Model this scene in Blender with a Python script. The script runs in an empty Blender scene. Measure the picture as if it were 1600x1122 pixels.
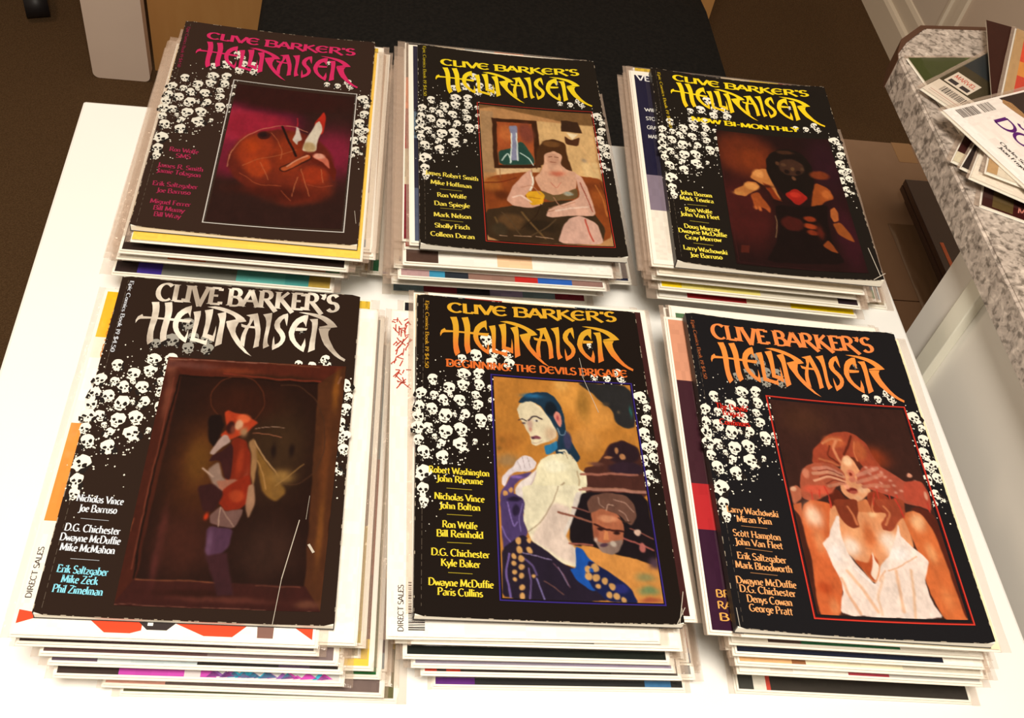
import bpy, bmesh, math, random
import numpy as np
from mathutils import Matrix, Vector, Euler
from mathutils.geometry import tessellate_polygon

# ------------------------------------------------------------------ camera, world, lights
Z0 = 0.74                                   # height of the table top above the floor
scene = bpy.context.scene
C = scene.collection
def look(loc, fwd, right, up):
    m = Matrix(((right[0], up[0], -fwd[0], loc[0]), (right[1], up[1], -fwd[1], loc[1]),
                (right[2], up[2], -fwd[2], loc[2] + Z0), (0, 0, 0, 1)))
    return m
cd = bpy.data.cameras.new('camera'); cam = bpy.data.objects.new('camera', cd); C.objects.link(cam)
cd.sensor_fit = 'HORIZONTAL'; cd.sensor_width = 36; cd.lens = 37.481
cd.clip_start = 0.02
cam.matrix_world = look((0.254812, -0.839748, 0.666376), (0.153482, 0.630706, -0.760692), (0.986897, -0.059068, 0.150148), (-0.049767, 0.77377, 0.631508))
scene.camera = cam
world = bpy.data.worlds.new('room_light'); scene.world = world; world.use_nodes = True
bg = world.node_tree.nodes['Background']; bg.inputs[0].default_value = (1.0, .76, .54, 1); bg.inputs[1].default_value = 0.24
def area(name, loc, target, size, power, col):
    l = bpy.data.lights.new(name, 'AREA'); l.shape = 'DISK'; l.size = size; l.energy = power; l.color = col
    o = bpy.data.objects.new(name, l); C.objects.link(o); o.location = (loc[0], loc[1], loc[2] + Z0)
    d = Vector(target) - Vector(loc); o.rotation_euler = d.to_track_quat('-Z', 'Y').to_euler(); return o
area('ceiling_lamp', (0.22, -0.98, 1.45), (0.30, -0.25, 0), 0.42, 33.0, (1.0, .92, .80))
area('kitchen_lamp', (-0.9, 0.9, 1.6), (0.2, 0.1, 0), 0.30, 9.0, (1.0, .74, .52))
scene.view_settings.view_transform = 'Standard'; scene.view_settings.look = 'None'
scene.view_settings.exposure = 0.0; scene.view_settings.gamma = 1.0; scene.view_settings.use_curve_mapping = False
scene.cycles.transparent_max_bounces = 24
scene.cycles.max_bounces = 8

# ------------------------------------------------------------------ helpers
def s2l(c):
    c = c / 255.0
    return c / 12.92 if c <= 0.04045 else ((c + 0.055) / 1.055) ** 2.4
def hx(h, g=1.0):
    return tuple(min(.95, s2l(int(h[i:i+2], 16)) * g) for i in (1, 3, 5)) + (1.0,)
MATS = {}
def mat(name, base=(.8, .8, .8), rough=.5, metal=0, spec=.5, attr=False, coat=0):
    if name in MATS: return MATS[name]
    m = bpy.data.materials.new(name); m.use_nodes = True
    p = m.node_tree.nodes['Principled BSDF']
    p.inputs['Base Color'].default_value = tuple(base)[:3] + (1,)
    p.inputs['Roughness'].default_value = rough; p.inputs['Metallic'].default_value = metal
    p.inputs['Specular IOR Level'].default_value = spec
    p.inputs['Coat Weight'].default_value = coat
    if attr:
        a = m.node_tree.nodes.new('ShaderNodeAttribute'); a.attribute_name = 'Col'
        m.node_tree.links.new(a.outputs['Color'], p.inputs['Base Color'])
    MATS[name] = m; return m
def noise_mat(name, c1, c2, scale, rough=.6, detail=6, bump=0, bscale=None, spec=.3, stretch=None, pos=(.35, .65)):
    m = mat(name, c1, rough, spec=spec); nt = m.node_tree; p = nt.nodes['Principled BSDF']
    tc = nt.nodes.new('ShaderNodeTexCoord'); mp = nt.nodes.new('ShaderNodeMapping')
    nt.links.new(tc.outputs['Object'], mp.inputs[0])
    if stretch: mp.inputs['Scale'].default_value = stretch
    n = nt.nodes.new('ShaderNodeTexNoise'); n.inputs['Scale'].default_value = scale; n.inputs['Detail'].default_value = detail
    nt.links.new(mp.outputs[0], n.inputs['Vector'])
    r = nt.nodes.new('ShaderNodeValToRGB'); r.color_ramp.elements[0].position = pos[0]; r.color_ramp.elements[1].position = pos[1]
    r.color_ramp.elements[0].color = tuple(c1)[:3] + (1,); r.color_ramp.elements[1].color = tuple(c2)[:3] + (1,)
    nt.links.new(n.outputs[0], r.inputs[0]); nt.links.new(r.outputs[0], p.inputs['Base Color'])
    if bump:
        n2 = nt.nodes.new('ShaderNodeTexNoise'); n2.inputs['Scale'].default_value = bscale or scale; n2.inputs['Detail'].default_value = 4
        nt.links.new(mp.outputs[0], n2.inputs['Vector'])
        b = nt.nodes.new('ShaderNodeBump'); b.inputs['Strength'].default_value = bump; b.inputs['Distance'].default_value = .002
        nt.links.new(n2.outputs[0], b.inputs['Height']); nt.links.new(b.outputs[0], p.inputs['Normal'])
    return m
M_print = mat('glossy_print', rough=.32, attr=True, spec=.18)
M_foil = noise_mat('silver_foil', (.42, .36, .30), (.95, .90, .80), 38, .42, detail=3, spec=.6, pos=(.38, .62)); M_foil.node_tree.nodes['Principled BSDF'].inputs['Metallic'].default_value = .35  # bright and dark mottling painted in for the foil's reflections
M_page = noise_mat('page_edges', (.88, .85, .76), (.74, .69, .58), 1, .8, stretch=(3, 3, 1800), pos=(.3, .75))
M_board = mat('white_backing_board', (.86, .83, .77), .7)
def bag_material():
    m = bpy.data.materials.new('clear_plastic_bag'); m.use_nodes = True; nt = m.node_tree
    for n in list(nt.nodes): nt.nodes.remove(n)
    out = nt.nodes.new('ShaderNodeOutputMaterial'); tr = nt.nodes.new('ShaderNodeBsdfTransparent')
    tr.inputs[0].default_value = (.985, .98, .97, 1)
    p = nt.nodes.new('ShaderNodeBsdfPrincipled'); p.inputs['Base Color'].default_value = (.50, .42, .37, 1)  # base tint carries some of the warm reflected light
    p.inputs['Roughness'].default_value = .17; p.inputs['Specular IOR Level'].default_value = 1.0
    lw = nt.nodes.new('ShaderNodeLayerWeight'); lw.inputs[0].default_value = .30
    mr = nt.nodes.new('ShaderNodeMapRange'); mr.inputs[1].default_value = .42; mr.inputs[3].default_value = .03; mr.inputs[4].default_value = .72
    nt.links.new(lw.outputs['Facing'], mr.inputs[0])
    mx = nt.nodes.new('ShaderNodeMixShader')
    nt.links.new(mr.outputs[0], mx.inputs[0]); nt.links.new(tr.outputs[0], mx.inputs[1]); nt.links.new(p.outputs[0], mx.inputs[2])
    tc = nt.nodes.new('ShaderNodeTexCoord'); n = nt.nodes.new('ShaderNodeTexNoise'); n.inputs['Scale'].default_value = 60
    b = nt.nodes.new('ShaderNodeBump'); b.inputs['Strength'].default_value = .35; b.inputs['Distance'].default_value = .002
    nt.links.new(tc.outputs['Object'], n.inputs['Vector']); nt.links.new(n.outputs[0], b.inputs['Height']); nt.links.new(b.outputs[0], p.inputs['Normal'])
    nt.links.new(mx.outputs[0], out.inputs[0]); return m
M_bag = bag_material()
def bag_rim():
    m = M_bag.copy(); m.name = 'bag_rim_warm_tint'; nt = m.node_tree
    for n in nt.nodes:
        if n.type == 'BSDF_PRINCIPLED': n.inputs['Base Color'].default_value = (.60, .46, .37, 1); n.inputs['Roughness'].default_value = .12  # pinkish base colour paints in the warm light reflected along the bag rims
        if n.type == 'MAP_RANGE': n.inputs[1].default_value = 0; n.inputs[3].default_value = .10; n.inputs[4].default_value = .60
        if n.type == 'BUMP': n.inputs['Strength'].default_value = .9
        if n.type == 'TEX_NOISE': n.inputs['Scale'].default_value = 130
    return m
M_rim = bag_rim()

def link(name, me, m=None, parent=None, loc=None):
    o = bpy.data.objects.new(name, me); C.objects.link(o)
    if m and not me.materials: me.materials.append(m)
    if parent: o.parent = parent
    if loc: o.location = loc
    return o
def tag(o, label, cat, group=None):
    o['label'] = label; o['category'] = cat
    if group: o['group'] = group
    return o
def thing(name, label, cat, loc, rot=(0, 0, 0), group=None):
    o = bpy.data.objects.new(name, None); C.objects.link(o); o.empty_display_size = .02
    o.location = (loc[0], loc[1], loc[2] + Z0); o.rotation_euler = rot
    return tag(o, label, cat, group)
def box_mesh(name, x0, x1, y0, y1, z0, z1, bev=0, seg=2):
    bm = bmesh.new(); bmesh.ops.create_cube(bm, size=1)
    for v in bm.verts: v.co = ((x0 + x1) / 2 + v.co.x * (x1 - x0), (y0 + y1) / 2 + v.co.y * (y1 - y0), (z0 + z1) / 2 + v.co.z * (z1 - z0))
    if bev: bmesh.ops.bevel(bm, geom=bm.edges[:], offset=bev, segments=seg, affect='EDGES', profile=.5)
    me = bpy.data.meshes.new(name); bm.to_mesh(me); bm.free()
    if bev:
        for p in me.polygons: p.use_smooth = False
    return me
def box(name, x0, x1, y0, y1, z0, z1, m, parent=None, bev=0, seg=2):
    """absolute coordinates relative to the table top; returns a linked object with its origin at the box base"""
    cx, cy = (x0 + x1) / 2, (y0 + y1) / 2
    me = box_mesh(name, x0 - cx, x1 - cx, y0 - cy, y1 - cy, 0, z1 - z0, bev, seg)
    o = link(name, me, m, parent)
    if parent: o.location = Vector((cx, cy, z0 + Z0)) - Vector(parent.location)
    else: o.location = (cx, cy, z0 + Z0)
    return o
def prism(name, pts, z0, z1, m, parent=None, bev=0):
    bm = bmesh.new(); vs = [bm.verts.new((x, y, z0 + Z0)) for x, y in pts]; f = bm.faces.new(vs)
    if f.normal.z > 0 or True: bm.normal_update()
    if f.normal.z > 0: f.normal_flip()
    r = bmesh.ops.extrude_face_region(bm, geom=[f]); bmesh.ops.translate(bm, verts=[v for v in r['geom'] if isinstance(v, bmesh.types.BMVert)], vec=(0, 0, z1 - z0))
    if bev: bmesh.ops.bevel(bm, geom=[e for e in bm.edges if all(v.co.z > z1 + Z0 - 1e-5 for v in e.verts)], offset=bev, segments=3, affect='EDGES')
    bmesh.ops.recalc_face_normals(bm, faces=bm.faces[:])
    me = bpy.data.meshes.new(name); bm.to_mesh(me); bm.free()
    o = link(name, me, m, parent)
    if parent: o.location = -Vector(parent.location)
    return o

# ------------------------------------------------------------------ the room
def structure(o): o['kind'] = 'structure'; return o
M_carpet = noise_mat('brown_carpet', (.082, .045, .020), (.135, .079, .038), 420, .95, bump=1.0, bscale=500, spec=.1)
M_wall = mat('warm_white_wall_paint', (.80, .70, .58), .6)
M_trim = mat('cream_gloss_trim', (.88, .78, .63), .4)
structure(box('floor', -2.2, 1.62, -2.4, 3.2, -.78, -.74, M_carpet))
structure(box('wall_right', 1.57, 1.67, -2.4, 3.2, -.74, 1.86, M_wall))
structure(box('wall_back', -2.2, 1.57, 3.1, 3.2, -.74, 1.86, M_wall))
def profile_y(name, prof, y0, y1, m):          # profile in (x, z) swept along y
    bm = bmesh.new(); a = [bm.verts.new((x, y0, z + Z0)) for x, z in prof]; b = [bm.verts.new((x, y1, z + Z0)) for x, z in prof]
    n = len(prof)
    for i in range(n): bm.faces.new((a[i], a[(i + 1) % n], b[(i + 1) % n], b[i]))
    bm.faces.new(a); bm.faces.new(b[::-1]); bmesh.ops.recalc_face_normals(bm, faces=bm.faces[:])
    me = bpy.data.meshes.new(name); bm.to_mesh(me); bm.free(); return link(name, me, m)
structure(profile_y('baseboard_right', [(1.57, -.74), (1.552, -.74), (1.552, -.672), (1.556, -.664), (1.563, -.660), (1.563, -.622), (1.567, -.612), (1.57, -.610)], 1.243, 3.1, M_trim))
def profile_z(name, prof, z0, z1, m):
    bm = bmesh.new(); a = [bm.verts.new((x, y, z0 + Z0)) for x, y in prof]; b = [bm.verts.new((x, y, z1 + Z0)) for x, y in prof]
    n = len(prof)
    for i in range(n): bm.faces.new((a[i], a[(i + 1) % n], b[(i + 1) % n], b[i]))
    bm.faces.new(a); bm.faces.new(b[::-1]); bmesh.ops.recalc_face_normals(bm, faces=bm.faces[:])
    me = bpy.data.meshes.new(name); bm.to_mesh(me); bm.free(); return link(name, me, m)
structure(profile_z('trim_1', [(1.57, 1.243), (1.560, 1.243), (1.551, 1.236), (1.551, 1.228), (1.557, 1.224), (1.557, 1.200), (1.553, 1.197), (1.553, 1.172), (1.57, 1.168)], -.74, 1.4, M_trim))
structure(box('door_1', 1.560, 1.575, .36, 1.17, -.735, 1.3, mat('door_paint', (.80, .66, .53), .5), bev=.002))

# ------------------------------------------------------------------ white work table
M_table = noise_mat('white_laminate', (.90, .89, .86), (.87, .86, .83), 3, .42, spec=.35)
tb = thing('work_table', 'white laminate table carrying all six stacks of comics', 'table', (.3775, -.40, -.74))
box('tabletop', 0, .755, -.80, 0, -.028, 0, M_table, tb, bev=.0025)
for lx in (.03, .68):
    for ly in (-.77, -.075): box('leg', lx, lx + .045, ly, ly + .045, -.74, -.028, M_table, tb, bev=.002)
for ly in (-.075, -.77): box('apron', .075, .68, ly + .012, ly + .03, -.10, -.028, M_table, tb)

# ------------------------------------------------------------------ laminate counter with its white cabinet
def granite():
    m = mat('speckled_granite_laminate', (.5, .45, .4), .38, spec=.4); nt = m.node_tree; p = nt.nodes['Principled BSDF']
    tc = nt.nodes.new('ShaderNodeTexCoord')
    n1 = nt.nodes.new('ShaderNodeTexNoise'); n1.inputs['Scale'].default_value = 130; n1.inputs['Detail'].default_value = 5; n1.inputs['Distortion'].default_value = .8
    n2 = nt.nodes.new('ShaderNodeTexVoronoi'); n2.inputs['Scale'].default_value = 190
    r = nt.nodes.new('ShaderNodeValToRGB'); e = r.color_ramp.elements
    e[0].position = .34; e[0].color = (.22, .18, .155, 1); e[1].position = .70; e[1].color = (.72, .63, .55, 1)
    for pos, c in ((.41, (.33, .28, .24, 1)), (.48, (.46, .39, .34, 1)), (.60, (.56, .48, .42, 1))):
        k = e.new(pos); k.color = c
    r2 = nt.nodes.new('ShaderNodeValToRGB'); r2.color_ramp.elements[0].position = .12; r2.color_ramp.elements[0].color = (.35, .34, .30, 1)
    r2.color_ramp.elements[1].position = .35; r2.color_ramp.elements[1].color = (1, 1, 1, 1)
    n3 = nt.nodes.new('ShaderNodeTexNoise'); n3.inputs['Scale'].default_value = 150; n3.inputs['Detail'].default_value = 2
    r3 = nt.nodes.new('ShaderNodeValToRGB'); r3.color_ramp.elements[0].position = .36; r3.color_ramp.elements[0].color = (.35, .34, .32, 1); r3.color_ramp.elements[1].position = .46; r3.color_ramp.elements[1].color = (1, 1, 1, 1)
    mx = nt.nodes.new('ShaderNodeMix'); mx.data_type = 'RGBA'; mx.blend_type = 'MULTIPLY'; mx.inputs[0].default_value = .8
    for n in (n1, n2, n3): nt.links.new(tc.outputs['Object'], n.inputs['Vector'])
    nt.links.new(n1.outputs[0], r.inputs[0]); nt.links.new(n3.outputs[0], r3.inputs[0])
    nt.links.new(r.outputs[0], mx.inputs[6]); nt.links.new(r3.outputs[0], mx.inputs[7]); nt.links.new(mx.outputs[2], p.inputs['Base Color'])
    return m
M_granite = granite()
M_edge = mat('brown_edge_band', (.085, .035, .018), .5)
M_white = mat('white_cabinet_paint', (.90, .87, .81), .4)
ct = thing('kitchen_counter', 'speckled grey counter with clipped corner, on a white cabinet right of the table', 'counter', (1.1, -.6, -.74))
cpts = [(.776, -1.4), (.776, .027), (.7785, .036), (.7945, .058), (.8228, .086), (.8948, .0949), (1.45, .10), (1.45, -1.4)]
prism('countertop', cpts, .080, .114, M_granite, ct, bev=.0022)
def offs(pts, d):
    out = []
    for i, (x, y) in enumerate(pts):
        out.append((x, y))
    return out
# edge band wraps the cut end of the top
band_in = cpts[1:7]; bo = []
for i, (x, y) in enumerate(band_in):
    if i == 0: n = Vector((-.6, .8))
    else:
        a = Vector(band_in[max(i - 1, 0)]); b = Vector(band_in[min(i + 1, 5)]); t = (b - a).normalized(); n = Vector((-t.y, t.x))
    n.normalize(); bo.append((x + n.x * (.0065 if i > 1 else .0008), y + n.y * (.0065 if i > 1 else .0008)))
prism('edge_band', band_in + bo[::-1], .078, .1125, M_edge, ct)
box('cabinet_side', .800, .818, -1.40, -.178, -.74, .080, M_white, ct)
box('cabinet_body', .818, 1.40, -1.40, -.20, -.74, .080, M_white, ct)
box('corner_strip', .790, .800, -.243, -.222, -.74, .080, mat('cream_strip', (.84, .82, .70), .4), ct, bev=.001)

# ------------------------------------------------------------------ things on the floor
M_card = noise_mat('brown_cardboard', (.50, .24, .072), (.54, .27, .085), 30, .8, stretch=(1, 1, .2))
M_card2 = noise_mat('dull_cardboard', (.27, .165, .10), (.29, .18, .11), 20, .6)
M_tape = mat('clear_packing_tape', (.33, .22, .11), .18, spec=.7)
cb = thing('cardboard_box', 'large tan cardboard box standing behind the table', 'box', (.40, 1.25, -.74))
for n, a in (('front_wall', (-.163, .952, 1.05, 1.056)), ('back_wall', (-.163, .952, 1.444, 1.45)), ('side_wall', (-.163, -.157, 1.056, 1.444)), ('side_wall', (.946, .952, 1.056, 1.444))):
    box(n, *a, -.74, -.26, M_card, cb)
box('flap', -.163, .952, 1.056, 1.25, -.26, -.255, M_card, cb); box('flap', -.163, .952, 1.252, 1.446, -.26, -.255, M_card, cb)
c2 = thing('shipping_carton', 'low brown carton on the floor between table and counter', 'box', (1.16, .24, -.74))
box('carton_body', .93, 1.40, -.15, .637, -.74, -.454, M_card2, c2)
box('flap', .93, 1.40, -.15, .243, -.454, -.450, M_card2, c2); box('flap', .93, 1.40, .245, .637, -.454, -.450, M_card2, c2)
box('tape', 1.207, 1.243, .585, .6385, -.4503, -.4494, mat('tan_tape', (.34, .19, .085), .5), c2)
def crinkle_sheet(name, x0, x1, y0, y1, z, amp, m, parent, nx=14, ny=40, seed=1):
    rnd = random.Random(seed); vs = []; fs = []
    for j in range(ny + 1):
        for i in range(nx + 1):
            e = 0 if i in (0, nx) or j in (0, ny) else 1
            vs.append((x0 + (x1 - x0) * i / nx, y0 + (y1 - y0) * j / ny, z + e * rnd.random() * amp))
    for j in range(ny):
        for i in range(nx): a = j * (nx + 1) + i; fs.append((a, a + 1, a + nx + 2, a + nx + 1))
    me = bpy.data.meshes.new(name); me.from_pydata([(x, y, zz + Z0) for x, y, zz in vs], [], fs)
    o = link(name, me, m, parent); o.location = -Vector(parent.location)
    for p in me.polygons: p.use_smooth = True
    return o
crinkle_sheet('packing_tape', 1.135, 1.195, -.14, .42, -.4492, .0016, mat('brown_packing_tape', (.19, .115, .065), .16, spec=.8), c2)

# black fabric ottoman
M_black = noise_mat('black_fabric', (.009, .009, .009), (.016, .015, .014), 160, .95, bump=.6, bscale=300, spec=.15)
ot = thing('ottoman', 'large black fabric ottoman behind the table', 'ottoman', (.49, .66, -.74))
def soft_box(name, x0, x1, y0, y1, z0, z1, r, m, parent, puff=.02):
    bm = bmesh.new(); bmesh.ops.create_cube(bm, size=1)
    for v in bm.verts: v.co = ((x0 + x1) / 2 + v.co.x * (x1 - x0), (y0 + y1) / 2 + v.co.y * (y1 - y0), (z0 + z1) / 2 + v.co.z * (z1 - z0) + Z0)
    bmesh.ops.subdivide_edges(bm, edges=bm.edges[:], cuts=7, use_grid_fill=True)
    cx, cy, cz = (x0 + x1) / 2, (y0 + y1) / 2, (z0 + z1) / 2 + Z0; hx_, hy, hz = (x1 - x0) / 2, (y1 - y0) / 2, (z1 - z0) / 2
    for v in bm.verts:
        d = [(v.co.x - cx) / hx_, (v.co.y - cy) / hy, (v.co.z - cz) / hz]
        q = [max(0, abs(t) * h - (h - r)) for t, h in zip(d, (hx_, hy, hz))]; L = math.sqrt(sum(t * t for t in q))
        if L > r:
            for k, h in enumerate((hx_, hy, hz)):
                if q[k] > 0: v.co[k] = (cx, cy, cz)[k] + math.copysign(h - r + q[k] * r / L, d[k])
        if d[2] > .99: v.co.z += puff * (1 - d[0] ** 2) * (1 - d[1] ** 2)
    me = bpy.data.meshes.new(name); bm.to_mesh(me); bm.free()
    for p in me.polygons: p.use_smooth = True
    o = link(name, me, m, parent); o.location = -Vector(parent.location); return o
soft_box('body', .085, .895, .32, 1.0, -.72, -.44, .05, M_black, ot, 0)
soft_box('cushion', .08, .90, .315, 1.005, -.452, -.385, .03, M_black, ot, .012)
for fx in (.16, .80):
    for fy in (.40, .92): box('foot', fx, fx + .05, fy, fy + .05, -.74, -.70, mat('black_plastic', (.01, .01, .01), .4), ot)

# pale board-legged desk at the back left
M_pale = noise_mat('pale_grey_board', (.78, .61, .50), (.82, .65, .53), 6, .6)
dk = thing('side_desk', 'pale board-legged desk whose leg shows at the back left', 'desk', (-.22, 1.28, -.74))
def round_leg(x0, x1, y0, y1):
    bm = bmesh.new(); r = .012; pts = [(x0, 0.0)]; pts = []
    for cx, a0 in ((x0 + r, 180), (x1 - r, 270)):
        for k in range(6): t = math.radians(a0 + 90 * k / 5); pts.append((cx + r * math.cos(t), -.74 + r + r * math.sin(t)))
    pts += [(x1, -.05), (x0, -.05)]
    f = bm.faces.new([bm.verts.new((x, y0, z + Z0)) for x, z in pts]); r_ = bmesh.ops.extrude_face_region(bm, geom=[f])
    bmesh.ops.translate(bm, verts=[v for v in r_['geom'] if isinstance(v, bmesh.types.BMVert)], vec=(0, y1 - y0, 0))
    bmesh.ops.recalc_face_normals(bm, faces=bm.faces[:])
    me = bpy.data.meshes.new('leg'); bm.to_mesh(me); bm.free(); o = link('leg', me, M_pale, dk); o.location = -Vector(dk.location)
round_leg(-.2775, -.1665, 1.010, 1.040); round_leg(-.2775, -.1665, 1.62, 1.65)
box('desktop', -.45, -.163, .98, 1.68, -.05, -.02, M_pale, dk, bev=.003)

# castor of a chair
M_blk = mat('black_rubber', (.012, .010, .011), .5)
ch = thing('office_chair', 'dark office chair with its black castor at the top left corner', 'chair', (-.47, 1.42, -.74))
def cyl(name, r, h, loc, rot, m, parent, seg=28, r2=None):
    bm = bmesh.new(); bmesh.ops.create_cone(bm, cap_ends=True, segments=seg, radius1=r, radius2=r if r2 is None else r2, depth=h)
    bmesh.ops.transform(bm, matrix=Matrix.Translation((loc[0], loc[1], loc[2] + Z0)) @ Euler(rot).to_matrix().to_4x4(), verts=bm.verts[:])
    me = bpy.data.meshes.new(name); bm.to_mesh(me); bm.free()
    for p in me.polygons: p.use_smooth = len(p.vertices) == 4
    o = link(name, me, m, parent); o.location = -Vector(parent.location); return o
hub = (-.52, 1.50)
for k in range(5):
    a = math.radians(-72 + 72 * k + 0); ex, ey = hub[0] + .31 * math.cos(a), hub[1] + .31 * math.sin(a)
    L = .30; mx_, my_ = (hub[0] + ex) / 2, (hub[1] + ey) / 2
    cyl('base_arm', .026, L, (mx_, my_, -.655), (0, math.pi / 2, a), mat('dark_brown_wood', (.05, .018, .012), .45), ch, r2=.018)
    cst = cyl('castor', .029, .046, (ex, ey, -.711), (math.pi / 2, 0, a), M_blk, ch)
cyl('column', .028, .30, (hub[0], hub[1], -.53), (0, 0, 0), M_blk, ch)
soft_box('seat', hub[0] - .24, hub[0] + .24, hub[1] - .24, hub[1] + .24, -.38, -.29, .03, M_black, ch, .01)

# dark glossy cases lying on the carton, half under the counter
M_dk = mat('dark_glossy_case', (.040, .018, .012), .22, spec=.7)
for k, (x, y0, y1, z0, z1) in enumerate(((1.182, .10, .478, -.4493, -.4255), (1.163, .11, .480, -.425, -.402))):
    lab = ('dark glossy flat case on the carton, lower one beside the counter', 'dark glossy flat case with orange spine line, stacked on another beside the counter')[k]
    fr = thing('flat_case', lab, 'case', (x + .1, (y0 + y1) / 2, z0))
    box('lower_shell', x, x + .20, y0, y1, z0, z0 + .011, M_dk, fr, bev=.0012); box('upper_shell', x, x + .20, y0, y1, z0 + .012, z1, M_dk, fr, bev=.0012)
    box('hinge', x + .004, x + .196, y0 + .004, y1 - .004, z0 + .0105, z0 + .0125, mat('dark_mount', (.012, .006, .005), .5), fr)
    if k: box('spine_line', x + .012, x + .018, y0, y0 + .22, z1, z1 + .0006, mat('orange_line', (.60, .13, .04), .4), fr)

# ------------------------------------------------------------------ print tools
W, H = 168.3, 260.0
class Print:
    """flat coloured polygons in cover millimetres (u right, v down) laid on a sheet; colours per corner"""
    def __init__(s): s.v = []; s.f = []; s.c = []
    def poly(s, pts, col, off=.10):
        n = len(s.v)
        if callable(col): cs = [col(*p) for p in pts]
        else: cs = [col] * len(pts)
        s.v += [(p[0], p[1], off) for p in pts]
        tris = [(0, 1, 2, 3)] if len(pts) == 4 and off < 0 else tessellate_polygon([[Vector((p[0], p[1], 0)) for p in pts]]) if len(pts) > 4 else ([tuple(range(len(pts)))])
        for t in tris: s.f.append(tuple(n + k for k in t)); s.c += [cs[k] for k in t]
    def bar(s, a, b, w, col, off=.1, n=1):
        a = np.array(a, float); b = np.array(b, float); d = b - a; L = np.hypot(*d) or 1; q = np.array([-d[1], d[0]]) / L * w / 2
        for k in range(n):
            p = a + d * k / n; r = a + d * (k + 1) / n; s.poly([tuple(p + q), tuple(r + q), tuple(r - q), tuple(p - q)], col, off)
    def build(s, name, m, parent, sag=0, colour=True, z=0):
        vs = [((u - W / 2) / 1000, (H / 2 - v) / 1000, z + o / 1000 - sag * (1 - (2 * min(max(u, 0), W) / W - 1) ** 2)) for u, v, o in s.v]
        me = bpy.data.meshes.new(name); me.from_pydata(vs, [], s.f)
        if colour:
            a = me.color_attributes.new('Col', 'FLOAT_COLOR', 'CORNER'); a.data.foreach_set('color', np.array(s.c, np.float32).ravel())
        me.update(); bm = bmesh.new(); bm.from_mesh(me)
        for f in bm.faces:
            if f.normal.z < 0: f.normal_flip()
        bm.to_mesh(me); bm.free()
        return link(name, me, m, parent)

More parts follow.
